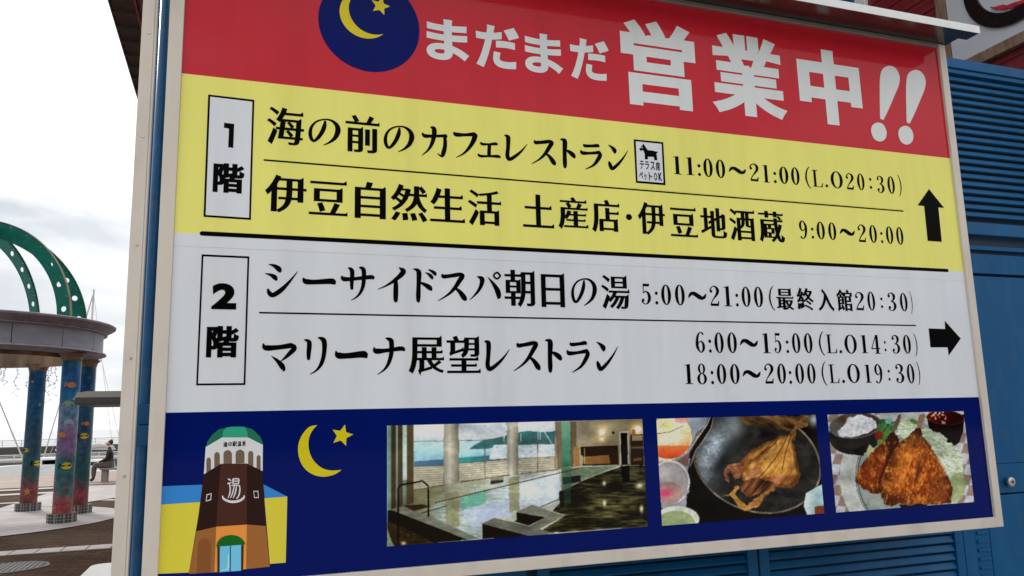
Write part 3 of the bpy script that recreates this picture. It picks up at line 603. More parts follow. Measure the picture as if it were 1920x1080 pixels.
def photo_bath():
    p = Pic((700, 770, 3.692), [(97,103),(1862,58),(1897,800),(93,943)], 470, 220); X, Y = p.X, p.Y
    p.C[:] = p.mix((192,196,198), (128,170,186), (Y - 90) / 260 + (p.n(300, 40, 3) - .5) * .5)     # sky to sea
    p.put(Y < 190, p.mix((205,203,198), (150,170,190), p.n(260, 30, 5)), .8)
    p.put(p.poly([(280,352),(770,312),(1260,300),(1260,420),(280,420)]), (66,98,122))
    p.put(p.poly([(590,325),(780,312),(780,345),(590,360)]), (50,120,118))
    hill = p.poly([(660,268),(720,225),(800,195),(920,172),(1000,155),(1070,142),(1150,150),(1260,140),(1260,240),(900,235),(800,262)], 8, 4)
    p.put(hill, p.mix((40,82,92), (74,114,108), p.n(40, 20, 8)))
    p.put(p.poly([(832,240),(1260,232),(1260,320),(800,335)], 6, 8, 20), p.mix((150,172,182), (225,228,228), p.n(26, 12, 9)))
    p.put(p.poly([(1010,330),(1260,314),(1260,330),(1010,345)]), (180,165,120))
    for x0, x1, ya, yb, yc, yd in ((280,487,390,378,545,512),(592,935,366,338,492,450),(1003,1270,334,318,436,405)):    # louvred balustrade
        q_ = p.poly([(x0,ya),(x1,yb),(x1,yd),(x0,yc)])
        tt = (Y - (ya + (X - x0) / (x1 - x0) * (yb - ya))) / 15.5
        p.put(q_, p.mix((134,130,112), (170,166,148), (np.sin(tt * 2 * math.pi) > -.2).astype(float)))
    for a, b in (((280,212),(487,210)),((590,208),(930,200)),((1003,205),(1255,200)),((280,390),(487,378)),((592,366),(935,338)),((1003,334),(1270,318))): p.put(p.seg([a, b], 4), (95,80,62))
    for x_, y0, y1 in ((488,210,510),(590,208,490),(772,195,480),(930,200,450),(1137,198,430),(1258,190,405)): p.put(p.seg([(x_,y0),(x_,y1)], 5), (92,76,60))
    for a, b in (((1155,95),(1155,200)),((1180,140),(1240,235)),((1020,160),(1020,210)),((905,170),(905,210)),((1140,150),(1140,200))): p.put(p.seg([a, b], 4), (205,210,210))
    for x0, x1 in ((487,590),(925,1002)):                                     # round columns
        t = (X - x0) / (x1 - x0); q_ = (t > 0) & (t < 1) & (Y < 520 - (x0 - 487) * .17)
        p.put(q_, p.mix((168,165,152), (108,105,90), np.abs(t - .4) * 1.6))
    p.put(p.poly([(915,80),(1010,78),(1000,108),(925,110)]), (150,150,140))
    p.put(p.poly([(97,103),(280,95),(280,640),(97,690)]), p.mix((134,148,142), (96,108,98), (Y - 100) / 500)); p.put(p.poly([(97,103),(122,102),(122,690),(97,700)]), (98,122,110))
    for x0, x1, c_ in ((122,158,(58,48,34)),(168,203,(64,56,40)),(230,278,(74,62,42))): p.put(p.poly([(x0,100),(x1,98),(x1,690),(x0,700)]), c_)
    p.put(p.poly([(203,98),(230,98),(232,480),(205,480)]), (160,178,170))
    # right-hand room
    p.put(X > 1258, p.mix((138,130,106), (88,80,60), (X - 1400) / 500 + (p.n(200, 80, 12) - .5)))
    p.put(p.poly([(1256,80),(1305,78),(1308,400),(1275,405)]), (104,92,76)); p.put(p.poly([(1302,78),(1362,76),(1366,385),(1308,398)]), p.mix((98,140,118), (52,100,78), (Y - 80) / 300))
    p.put(p.poly([(1362,76),(1412,74),(1412,260),(1385,260),(1385,390),(1364,390)]), (84,76,58))
    for cx_, cy_, r_ in ((1582,150,22),(1582,196,9),(1832,128,22),(1832,180,10)):
        d_ = p.ell(cx_, cy_, r_, r_); p.put(np.exp(-d_ ** 2 / 5), (225,195,140), .75); p.put(d_ < .9, (250,245,225))
    p.put(p.poly([(1405,75),(1495,72),(1497,240),(1405,245)]), (120,112,94))
    p.put(p.ell(1660,152,9,10) < 1, (28,26,22)); p.put(p.poly([(1790,130),(1812,130),(1812,160),(1790,160)]), (130,75,35))
    p.put(p.poly([(1385,250),(1430,248),(1432,398),(1390,402)]), (130,98,58)); p.put(p.poly([(1432,248),(1695,240),(1700,372),(1440,385)]), (32,20,12))
    p.put(p.poly([(1450,318),(1630,308),(1640,365),(1455,372)]), p.mix((128,92,52), (98,66,36), (X - 1450) / 200)); p.put(p.poly([(1430,310),(1450,310),(1450,420),(1432,420)]), (140,128,104))
    p.put(p.poly([(1700,145),(1765,142),(1772,370),(1708,375)]), (140,138,128)); p.put(p.poly([(1710,155),(1757,152),(1762,372),(1716,375)]), (14,12,9))
    p.put(p.poly([(1778,165),(1866,162),(1872,380),(1782,382)]), (34,26,18)); p.put(p.poly([(1790,170),(1862,168),(1864,205),(1790,208)]), (118,104,84)); p.put(p.poly([(1785,250),(1868,248),(1868,262),(1785,264)]), (82,64,46)); p.put(p.poly([(1800,330),(1855,325),(1855,345),(1800,350)]), (96,60,34))
    # water
    floor = p.poly([(97,690),(280,640),(280,552),(600,495),(940,455),(1275,408),(1450,380),(1875,378),(1900,800),(90,945)])
    wn_ = p.n(90, 14, 20, 4); wn2 = p.n(24, 7, 22, 3)
    water = p.mix((112,112,82), (156,160,148), (X - 300) / 500 + (wn_ - .5) * .8)
    p.put(floor, water)
    pool = p.poly([(380,700),(450,632),(1280,415),(1300,560),(1260,640),(1130,680),(1000,690),(900,740),(750,860),(640,890)])
    pl_ = p.mix((122,134,124), (170,180,188), (p.n(70, 8, 83, 4) - .4) * 1.8 + (X - 600) / 600 + (p.n(200, 120, 84, 2) - .5)); p.put(pool, pl_)
    p.put(p.poly([(600,610),(775,545),(780,640),(620,700)], 10, 5), p.mix((76,134,116), (110,156,138), wn2)); p.put(p.poly([(600,690),(1000,600),(960,720),(700,820)], 16, 6), p.mix((134,146,166), (160,170,184), wn_))
    for x0, x1, y0, y1 in ((495,592,580,800),(935,1008,470,690)): p.put(p.poly([(x0,y0),(x1,y0 - 25),(x1 + 6,y1),(x0 + 4,y1 + 15)], 9, 7, 16), p.mix((130,128,98), (106,106,80), wn2), .85)
    dark = p.poly([(1300,560),(1460,480),(1560,440),(1720,385),(1878,380),(1900,800),(1240,845),(1160,830),(1330,725),(1240,695),(1290,640)])
    p.put(dark, p.mix((20,19,11), (88,84,54), (p.n(60, 9, 81, 4) * p.n(200, 60, 82, 3)) * 3.2 - .55)); p.put(p.poly([(1300,400),(1470,392),(1700,380),(1450,480),(1300,560)]), p.mix((70,84,66), (120,132,108), wn2))
    p.put(p.poly([(1310,460),(1432,448),(1435,492),(1312,512)]), (24,28,26)); p.put(p.poly([(1305,400),(1372,392),(1365,640),(1320,640)], 8, 8), (50,88,70), .5); p.put(p.poly([(1285,560),(1320,552),(1320,665),(1290,670)], 5, 4), (22,24,20))
    p.put(p.poly([(1712,385),(1770,380),(1775,495),(1725,500)], 8, 5), (12,11,8))
    for cx_, cy_, rx_, ry_ in ((1597,503,14,20),(1600,640,14,24),(1840,520,34,22),(1856,680,15,34)): p.put(np.exp(-p.ell(cx_ + 0, cy_, rx_, ry_) ** 2 * (1.2 + wn2)), (232,220,180), .9)
    for a, b, w_, c_ in (((430,636),(1440,395),6,(52,46,34)),((325,712),(505,660),6,(40,34,24)),((1125,680),(1390,570),5,(34,28,20)),((280,552),(490,515),8,(100,78,50)),((600,494),(942,446),8,(92,70,48)),((1003,440),(1275,408),5,(80,64,44))): p.put(p.seg([a, b], w_), c_)
    p.put(p.poly([(810,465),(900,460),(902,495),(812,512)]), (40,44,42)); p.put(p.poly([(810,465),(860,455),(905,462),(900,478),(812,485)]), (112,114,106))
    # kerbs in front
    p.put(p.poly([(130,690),(215,672),(400,730),(620,835),(720,880),(640,900),(560,880)]), p.mix((74,78,66), (130,134,122), wn_)); p.put(p.poly([(97,688),(135,690),(650,893),(430,915),(97,760)]), (20,15,9))
    p.put(p.poly([(97,760),(430,915),(93,945)]), p.mix((24,16,8), (64,50,26), wn2 * 1.3 - .2)); p.put(np.exp(-p.ell(208,918,16,12) ** 2), (220,205,160), .8); p.put(p.poly([(97,820),(125,900),(150,940),(93,945)], 6, 3), (106,124,104))
    p.put(p.poly([(200,655),(340,648),(400,662),(280,695)]), (50,36,20))
    p.put(p.poly([(755,780),(840,742),(1125,810),(1260,850),(1075,868)]), p.mix((72,74,66), (104,106,96), wn_)); p.put(p.poly([(755,782),(1072,866),(900,880),(757,888)]), (18,12,7))
    p.put(p.poly([(990,700),(1100,650),(1235,700),(1190,738)]), p.mix((96,100,88), (122,124,112), wn_)); p.put(p.poly([(990,702),(1190,738),(1075,795),(970,765),(990,760)]), (20,13,8)); p.put(p.poly([(1190,738),(1235,700),(1325,728),(1120,835),(1080,800)]), p.mix((78,80,70), (110,112,100), wn_))
    p.put(p.seg([(172,935),(172,540),(185,515),(340,487),(378,520),(380,730)], 12), (14,12,10)); p.put(p.seg([(1430,250),(1432,400)], 4), (160,150,125)); p.put(p.seg([(1460,260),(1462,370)], 4), (160,150,125))
    p.C *= 1.0; p.done('wide photograph of an indoor hot spring bath overlooking a bay')
photo_bath()
def photo_fish():
    p = Pic((1200, 760, 4.5), [(135,112),(1480,80),(1555,915),(187,1012)], 300, 190); X, Y = p.X, p.Y
    p.C[:] = p.mix((8,7,7), (24,20,16), p.n(120, seed=1))
    p.put(p.poly([(130,100),(640,95),(560,190),(430,430),(400,560),(390,860),(180,870)]), p.mix((150,152,156), (118,120,124), p.n(160, seed=3)))
    plate = p.ell(985, 470, 560, 430, .35); n_ = p.n(70, 50, 5, 5); n2_ = p.n(18, 14, 6, 3)
    p.put(plate < 1.0, (16,14,13)); p.put((plate > .965) & (plate < .995), p.mix((60,54,46), (150,140,124), p.n(60, seed=8)))
    base = p.mix((20,19,18), (62,60,56), n_ * 1.3 - .3); p.put(plate < .965, base)
    sh = np.exp(-p.ell(600, 420, 130, 300, .42) ** 2); p.put((plate < .96), p.mix((40,48,54), (165,178,188), n_ * 1.2 - .1), 1) if False else None
    s_ = np.clip(sh * (1.5 - .9 * n_) * (plate < .96), 0, 1); p.put(s_, p.mix((92,104,114), (176,188,196), n2_))
    s2 = np.exp(-p.ell(790, 170, 90, 90, .3) ** 2) * (plate < .97); p.put(s2, (150,162,168), .7)
    p.put(np.exp(-p.ell(700, 470, 70, 150, .5) ** 2) * (plate < .96), (10,12,14), .75)
    far = p.poly([(820,95),(1430,85),(1420,180),(1300,200),(1230,230),(1080,190),(1000,160),(900,170)], 22, 2, 60); p.put(far, p.mix((40,30,20), (132,96,54), vnoise(X * .9 + Y * .4, Y * .9 - X * .4, 120, 26, 71, 5) * 2.0 - .5), .9)
    # fish
    body = p.poly([(1325,175),(1300,235),(1180,265),(1040,325),(930,390),(850,470),(835,560),(870,650),(830,700),(1000,720),(1150,690),(1270,700),(1330,650),(1350,590),(1320,440),(1290,310),(1325,225)], 14, 3, 45)
    shade = (p.ell(1060,500,300,170,-.9) > .9)
    p.put(body, p.mix((112,66,28), (196,146,70), n_ * 1.3 - .15)); p.put(body & shade, (120,66,26), .35)
    ax_ = (X - 900) * .62 - (Y - 700) * .78; cr2_ = (X - 900) * .78 + (Y - 700) * .62            # along and across the fish
    fib = vnoise(ax_, cr2_, 150, 16, 61, 3); mot = vnoise(ax_, cr2_, 60, 38, 62, 4)
    p.put(body, p.mix((70,36,16), (214,166,92), (fib - .2) * 1.5), .42); p.put(body & (mot > .60), (86,44,20), .45); p.put(body & (mot < .36), (222,178,104), .4)
    inner = p.poly([(1310,220),(1290,260),(1180,290),(1050,345),(950,405),(880,480),(862,560),(900,650),(1000,690),(1150,662),(1260,672),(1305,640),(1325,580),(1298,450),(1275,320)], 10, 3, 45)
    p.put(body & ~inner, (66,34,18), .5)
    p.put(p.poly([(1020,470),(1180,340),(1270,300),(1300,470),(1310,580),(1150,610),(1040,600)], 20, 6, 60) & body, p.mix((168,118,48), (206,160,86), n2_), .45)
    p.put(np.exp(-p.ell(1150,630,60,26,-.4) ** 2), (196,120,100), .8); p.put(np.exp(-p.ell(960,570,60,60) ** 2) * body, (184,130,100), .5)
    for a in ([(920,490),(1000,420),(1080,365),(1150,310)], [(960,650),(1050,560),(1140,450),(1210,330),(1245,250)], [(1200,540),(1225,400),(1275,250)]): p.put(p.seg(a, 7), (64,30,14), .85)
    for k in range(14):
        x_ = 930 + k * 14; y_ = 478 - k * 11; p.put(p.seg([(x_ - 4, y_ - 14), (x_ + 10, y_ + 16)], 4), (58,28,14), .7)
    p.put(p.poly([(705,560),(745,500),(830,482),(860,520),(850,610),(800,620),(760,560),(745,655),(715,620)], 12, 4, 24), p.mix((90,54,36), (176,120,84), n2_ * 1.4 - .2))
    p.put(np.exp(-p.ell(760,590,34,34) ** 2), (20,12,10), .8)
    p.put(p.poly([(860,640),(1000,600),(1130,660),(1140,700),(1040,740),(900,780),(850,720)], 14, 5, 26), p.mix((26,14,10), (150,96,60), fib * 1.6 - .35))
    p.put(p.poly([(690,770),(760,745),(800,690),(830,675),(835,705),(800,745),(850,800),(900,850),(960,790),(1040,740),(1110,700),(1145,705),(1050,765),(1000,855),(900,890),(850,880),(790,800),(760,760)], 10, 6, 22), p.mix((120,76,34), (190,146,82), n2_))
    p.put(p.poly([(1265,235),(1320,150),(1370,95),(1420,90),(1360,150),(1325,200),(1305,300),(1285,240)], 6, 7, 20), p.mix((70,46,26), (140,100,54), n2_))
    # bowls at the left
    p.put(p.poly([(145,100),(370,98),(430,200),(440,300),(390,400),(250,470),(160,470),(140,250)]), p.mix((214,200,160), (196,188,160), n_)); e = p.ell(240, 250, 190, 190)
    p.put((e < 1) & (Y > 230), p.mix((214,148,86), (206,196,170), np.clip(1.35 - e * 1.3 + (330 - Y) / 300, 0, 1))); p.put((e < 1.06) & (Y > 340), p.mix((206,110,60), (182,66,36), (Y - 330) / 120)); p.put(p.ell(215, 180, 150, 68, -.15) < 1, p.mix((222,212,176), (205,200,120), np.exp(-p.ell(240,170,50,30) ** 2)))
    p.put(p.seg([(140,240),(250,225),(360,175)], 6), (90,84,78)); p.put(p.ell(350,125,60,26) < 1, (180,110,110), .7); p.put(p.poly([(430,100),(600,100),(560,180),(430,250)]), (124,134,144))
    p.put(p.seg([(600,100),(570,190),(500,300),(420,430)], 40), (22,20,18)); p.put(p.seg([(590,100),(560,170),(480,280),(435,350)], 9), (176,170,156)); p.put(p.seg([(618,110),(600,190),(540,290),(470,380),(420,520)], 9), (130,124,112))
    p.put(p.poly([(300,470),(420,400),(400,520),(330,480)]), (110,84,78))
    b1 = p.ell(250, 650, 170, 185); p.put(b1 < 1, p.mix((180,176,176), (142,138,140), b1)); p.put((b1 > .93) & (b1 < 1), (196,194,194)); p.put(p.ell(240,740,120,95) < 1, p.mix((170,140,134), (150,128,120), n2_)); p.put(np.exp(-p.ell(215,740,60,36,-.2) ** 2), (186,50,96), .9)
    p.put(p.poly([(385,720),(420,720),(405,745),(385,750),(380,860),(350,870)]), (150,150,156))
    p.put(p.ell(310, 960, 190, 110) < 1, (186,192,182)); p.put(p.ell(300, 990, 160, 100) < 1, p.mix((150,160,122), (128,140,100), n_))
    c_ = p.ell(1500, 790, 120, 150, .2); p.put(p.poly([(1380,850),(1400,740),(1535,665),(1560,920),(1410,925)]), p.mix((176,190,190), (150,178,184), (X - 1380) / 150)); p.put(p.poly([(1470,860),(1560,840),(1560,920),(1480,920)], 6, 2), (118,62,34))
    p.put(np.exp(-p.ell(1465,120,40,50) ** 2), (180,190,195), .9)
    p.C *= .95; p.done('photograph of an opened grilled dried fish on a black plate')
photo_fish()
def photo_fry():
    p = Pic((1530, 750, 4.5), [(93,122),(1245,95),(1332,862),(170,948)], 280, 200); X, Y = p.X, p.Y
    n_ = p.n(60, 60, 2, 5); n2_ = p.n(16, 16, 3, 3); n3_ = p.n(9, 22, 4, 2)
    a_ = (X * .98 + Y * .30) / 74; b_ = (Y * 1.0 - X * .08) / 88; ck = (np.floor(a_) + np.floor(b_)) % 2
    p.C[:] = p.mix((172,174,184), (134,116,104), ck) * (.94 + .12 * n_[..., None])
    p.put(p.ell(720, 640, 520, 560, 0) < 1, p.mix((168,172,168), (186,188,186), n_)); d_ = p.ell(770, 640, 420, 470)
    p.put(d_ < 1, p.mix((120,128,124), (156,162,158), n_)); p.put((d_ > .99) & (d_ < 1.01) & (X < 700), (50,54,54)); p.put((p.ell(770,640,438,486) > .985) & (p.ell(770,640,438,486) < 1) & (X < 600), (84,90,92))
    # rice bowl
    p.put(p.ell(330, 290, 225, 170, -.12) < 1, p.mix((16,15,16), (44,40,38), n_)); p.put(p.poly([(300,420),(420,380),(400,470),(330,465)]), (14,12,12)); r_ = p.ell(330, 215, 222, 110, -.1); p.put(r_ < 1, p.mix((96,92,88), (60,48,42), (X - 100) / 300)); p.put((r_ > .95) & (r_ < 1), (88,92,94))
    p.put(p.poly([(182,262),(210,235),(250,195),(262,150),(330,140),(352,118),(400,130),(470,150),(505,185),(510,230),(430,280),(330,310),(220,315),(190,300)], 9, 5, 24), p.mix((150,152,158), (204,206,212), n2_ * 1.2))
    p.put(np.exp(-p.ell(225,160,30,30) ** 2), (70,36,26), .7)
    # soup bowl
    p.put(p.poly([(932,130),(1252,120),(1240,270),(1205,360),(1150,400),(1050,370),(960,290)]), p.mix((14,6,6), (30,12,12), n_)); s_ = p.ell(1090, 150, 160, 62, .05); p.put(s_ < 1, p.mix((84,22,16), (36,8,8), (X - 950) / 220)); p.put((s_ > .94) & (s_ < 1.0), (70,38,36)); p.put((s_ < .9) & (n2_ > .62) & (X < 1100), (190,150,130))
    # leaves, cabbage
    p.put(p.poly([(540,170),(640,150),(660,260),(600,330),(520,390),(500,300)], 12, 2), p.mix((24,58,30), (96,140,92), n2_ * 1.4 - .2)); p.put(p.ell(615,175,34,24,-.4) < 1, (130,170,176), .8); p.put(p.ell(590,300,26,66,.35) < 1, (76,110,50)); p.put(p.ell(530,300,36,40) < 1, (110,30,20), .9); p.put(p.ell(540,360,24,30) < 1, (96,122,60))
    p.put(p.poly([(425,430),(450,375),(500,420),(440,500)]), (172,178,128))
    cab = p.poly([(690,230),(720,170),(760,130),(800,170),(850,200),(880,250),(930,235),(1000,265),(1060,280),(1110,350),(1190,400),(1240,500),(1240,640),(1200,720),(1130,680),(1080,560),(980,430),(880,330),(740,330),(680,290)], 16, 7, 22)
    st = p.n(40, 7, 31, 3); st2 = vnoise(X * .8 + Y * .6, Y * .8 - X * .6, 34, 6, 33, 3); fine = np.maximum(st, st2)
    p.put(cab, p.mix((128,146,112), (206,214,194), (fine - .34) * 2.6)); p.put(p.ell(1190,740,70,130,.2) < 1, p.mix((120,134,80), (168,176,132), n_), .8)
    p.put(p.ell(820,180,36,20,.4) < 1, (66,110,44), .8); p.put(p.poly([(850,220),(870,130),(905,110),(925,130),(900,200),(880,260)], 4, 3), (140,110,90)); p.put(p.poly([(640,230),(690,130),(720,120),(700,200),(660,280)], 6, 3), (96,84,66))
    # two breaded fish
    cr_ = p.n(13, 20, 41, 3); cr3 = vnoise(X + Y * .4, Y - X * .3, 10, 20, 43, 2); crumb = .38 * cr_ + .34 * cr3 + .28 * p.n(46, 60, 44, 4); vol = np.clip(1.15 - .55 * np.minimum(p.ell(850, 640, 300, 330), p.ell(480, 580, 160, 240, .5)) ** 2, .35, 1.1)
    def fry(pts, seed, dk):
        m = p.poly(pts, 12, seed, 15); base = p.mix((112,48,14), (206,128,50), (crumb - .3) * 2.0 + (n_ - .5) * 1.5 - dk) * vol[..., None]; p.put(m, base)
        p.put(m & (crumb > .60), (212,146,70), .5); p.put(m & (crumb < .36), (78,30,10), .5); return m
    fry([(650,260),(560,360),(500,410),(400,520),(350,600),(330,690),(400,750),(480,790),(560,790),(620,620),(700,400),(700,330)], 3, .35)
    p.put(p.poly([(630,380),(700,340),(560,640),(540,720),(520,700)], 10, 5), (40,14,6), .65)
    m = fry([(850,235),(780,300),(710,360),(640,450),(590,580),(545,690),(540,790),(580,880),(640,900),(700,870),(790,890),(860,870),(930,880),(1050,880),(1140,870),(1150,740),(1100,620),(1040,520),(960,380),(900,300),(880,240)], 6, 0)
    p.put(np.exp(-p.ell(860,600,22,130,.15) ** 2) * m, (70,26,10), .75); p.put(np.exp(-p.ell(960,700,20,120,-.2) ** 2) * m, (96,40,14), .6)
    p.put(np.exp(-p.ell(720,560,50,150,.25) ** 2) * m, (206,128,50), .45); p.put(np.exp(-p.ell(1060,800,60,70) ** 2) * m, (200,96,40), .45); p.put(np.exp(-p.ell(860,270,26,60) ** 2) * m, (70,30,14), .6)
    p.put(p.poly([(700,880),(800,890),(860,870),(940,885),(900,915),(720,925)], 5, 2), (24,24,20))
    p.C *= .90; p.done('photograph of two breaded fried fish with cabbage and rice')
photo_fry()

# ------------------------------------------------------------------ post, pipe left of the sign
post = thing('trim_post', 'off-white metal cover strip with small screws, left of the blue pipe', 'post', (-.325, 2.87, 0))
MB().box(-.358, -.3178, 2.862, 2.90, 0, 3.95, .002).done('cover_strip', M_ALU, post)
MB().box(-.3175, -.3105, 2.866, 2.90, 0, 3.95, .001).done('edge_trim', M_ALU, post)
s0 = None
for z_ in (.25, .63, 1.03, 1.449, 1.828, 2.21, 2.594, 2.978, 3.36, 3.74):
    if s0 is None:
        b = MB(); b.tube([(-.334, 2.8615, z_), (-.334, 2.859, z_)], [.0046, .0036], 12); b.tube([(-.334, 2.8591, z_), (-.334, 2.8588, z_)], .0016, 6)
        s0 = b.done('screw', M_STEEL, post); sz = z_
    else:
        o = s0.copy(); COL.objects.link(o); o.location.z = z_ - sz
pipe = thing('downpipe', 'blue painted pipe standing between the cover strip and the sign frame', 'pipe', (-.296, 2.972, 0))
MB().tube([(-.293, 2.972, 0), (-.293, 2.972, 4.2)], .0205, 20).done('pipe', M_PIPE, pipe, True)
MB().box(-.3215, -.2685, 2.944, 2.99, EYE - .058, EYE + .010, .003).done('bracket', M_PIPE, pipe)
MB().box(-.3215, -.2685, 2.944, 2.99, EYE + .014, EYE + .082, .003).done('bracket', M_PIPE, pipe)

# ------------------------------------------------------------------ blue shutter wall behind the sign
YB = 3.30
hut = thing('shutter_wall', 'blue painted metal wall of louvred shutters and flat doors behind the signboard', 'wall', (2.3, YB, 0))
MB().box(-.40, 5.14, YB + .05, YB + .5, 0, EYE + 2.02).done('wall_body', M_BLUEDK, hut)
zz = lambda d: EYE + d
MB().box(-.402, 5.15, YB - .012, YB + .52, zz(2.0), zz(2.062), .004).done('top_cap', M_BLUE, hut)
MB().box(-.402, 5.15, YB, YB + .05, zz(1.972), zz(1.998), .002).done('top_rail', M_BLUE, hut)
sl0 = None; z_ = 1.94; nsl = 0
while z_ > 1.08:
    if sl0 is None:
        b = MB(); b.box(1.2, 5.14, YB + .010, YB + .022, zz(z_) - .0165, zz(z_) + .0165, .003, Matrix.Rotation(R(-27), 3, 'X'), (3.5, YB + .02, zz(z_)))
        sl0 = b.done('louvre_slat', M_BLUE, hut); sz = z_
    else:
        o = sl0.copy(); COL.objects.link(o); o.location.z = z_ - sz
    z_ -= .0463; nsl += 1
MB().box(1.2, 5.14, YB, YB + .05, zz(.985), zz(1.058), .003).done('middle_rail', M_BLUE, hut)
MB().box(1.2, 5.14, YB + .02, YB + .05, zz(.90), zz(.925), .002).done('shadow_batten', M_BLUE, hut)
MB().box(1.2, 5.14, YB + .008, YB + .05, zz(.758), zz(.872), .003).done('lintel_panel', M_BLUE, hut)
MB().box(-.40, 1.19, YB, YB + .05, 0, zz(1.96), .003).done('flat_panel', M_BLUE, hut)['label'] = 'plain left end panel'
MB().box(3.83, 5.14, YB, YB + .05, zz(-.307), zz(.740), .004).done('door_panel', M_BLUE, hut)['label'] = 'tall flat upper panel'
MB().box(3.83, 5.14, YB, YB + .05, zz(-.464), zz(-.3085), .002).done('door_panel', M_BLUE, hut)['label'] = 'narrow lock panel with the knob'
MB().box(3.83, 5.14, YB, YB + .05, .05, zz(-.472), .004).done('door_panel', M_BLUE, hut)['label'] = 'lower flat panel'
MB().box(1.2, 3.82, YB + .01, YB + .05, zz(-.50), zz(.74), .003).done('flat_panel', M_BLUE, hut)['label'] = 'plain panel hidden behind the signboard'
kb = MB(); kb.tube([(3.995, YB - .001, zz(-.404)), (3.995, YB - .012, zz(-.404)), (3.995, YB - .012, zz(-.404)), (3.995, YB - .030, zz(-.404)), (3.995, YB - .038, zz(-.404)), (3.995, YB - .0385, zz(-.404))], [.017, .017, .024, .0275, .024, .015], 24)
kb = kb.done('knob', M_STEEL, hut, True); MB().tube([(3.995, YB - .0386, zz(-.404)), (3.995, YB - .0405, zz(-.404))], .008, 12).done('keyhole_cap', M_DARKST, kb)
# louvre doors below the sign
def louvre_door(x0, x1, label):
    z0, z1 = .06, zz(-.51); s_ = .055
    d = MB(); d.box(x0, x0 + s_, YB, YB + .05, z0, z1, .003); d = d.done('louvre_door', M_BLUE, hut); d['label'] = label
    MB().box(x1 - s_, x1, YB, YB + .05, z0, z1, .003).done('door_stile', M_BLUE, d)
    MB().box(x0 + s_, x1 - s_, YB + .001, YB + .05, z1 - .10, z1, .003).done('door_rail', M_BLUE, d)
    MB().box(x0 + s_, x1 - s_, YB + .001, YB + .05, z0, z0 + .09, .003).done('door_rail', M_BLUE, d)
    z_ = z1 - .125; first = None
    while z_ > z0 + .11:
        if first is None:
            b = MB().box(x0 + s_ + .001, x1 - s_ - .001, YB + .012, YB + .024, z_ - .018, z_ + .018, .004, Matrix.Rotation(R(-27), 3, 'X'), ((x0 + x1) / 2, YB + .02, z_)); first = b.done('louvre_slat', M_BLUE, d); sz = z_
        else: o = first.copy(); COL.objects.link(o); o.location.z = z_ - sz
        z_ -= .0445
louvre_door(1.24, 2.355, 'left louvred door below the signboard'); louvre_door(2.365, 3.64, 'middle louvred door below the signboard')
b = MB().box(3.645, 3.725, YB + .001, YB + .05, .06, zz(-.51), .003).done('door_stile', M_BLUE, hut)
z_ = zz(-.66); first = None
MB().box(3.726, 3.826, YB + .002, YB + .05, .06, zz(-.51), .002).done('vent_strip', M_BLUE, hut)
while z_ > .1:
    if first is None: first = MB().box(3.735, 3.818, YB - .007, YB + .002, z_ - .006, z_ + .010, .003).done('vent_slot', M_BLUE, hut); sz = z_
    else: o = first.copy(); COL.objects.link(o); o.location.z = z_ - sz
    z_ -= .0445
# brackets carrying the sign off the wall
for x_ in (.2, 1.6, 3.0):
    for z_ in (zz(-.2), zz(1.5)): MB().box(x_ - .02, x_ + .02, YS + .051, YB + .049 if z_ > 2 else YB - .001, z_ - .02, z_ + .02).done('mounting_bracket', M_DARKST, sign)

# ------------------------------------------------------------------ maroon building behind
bld = thing('clapboard_building', 'maroon clapboard building with brown timber trim rising behind the blue shutters', 'building', (2.3, 8, 0))
XW = 5.2
MB().box(-.74, 9.5, 6.2, 13, 0, 6.6).done('wall', M_MAROON, bld)
MB().box(XW + .03, 9.5, 3.0, 6.2, 0, 6.6).done('wing_wall', M_MAROON, bld)
z_ = .3; first = None
while z_ < 6.5:                                   # clapboards on the wing, each board leaning out at its foot
    if first is None:
        b = MB().box(XW + .008, XW + .026, 3.02, 5.15, z_, z_ + .128, .002, Matrix.Rotation(R(4.5), 3, 'Y'), (XW + .017, 4, z_ + .06)); first = b.done('clapboard', M_MAROON, bld); sz = z_
    else: o = first.copy(); COL.objects.link(o); o.location.z = z_ - sz
    z_ += .118
a1, a2 = at(1777, 0, x=XW), at(1760, 0, x=XW)
MB().box(XW - .04, XW + .0, a1[1], a2[1] + .01, .3, 6.4, .004).done('corner_board', M_BROWN, bld)['label'] = 'upright brown timber board'
MB().box(XW - .03, XW + .03, 5.08, 5.20, .3, 6.5, .004).done('corner_board', M_HOOD, bld)['label'] = 'white corner board'
MB().box(XW - .05, XW + .6, 5.205, 6.19, .3, 6.5).done('blue_corner_wall', M_BLUE, bld)
r1 = at(1818, 113, x=XW); 
MB().box(XW - .05, XW - .0, 3.05, a1[1] - .002, r1[2] - .085, r1[2] - .004, .004).done('timber_rail', M_BROWN, bld)['label'] = 'brown timber rail below the round emblem board'
MB().box(XW - .10, XW - .05, 2.4, 4.05, 2.60, 2.72).done('timber_rail', M_HOOD, bld)['label'] = 'white rail lower on the wing'
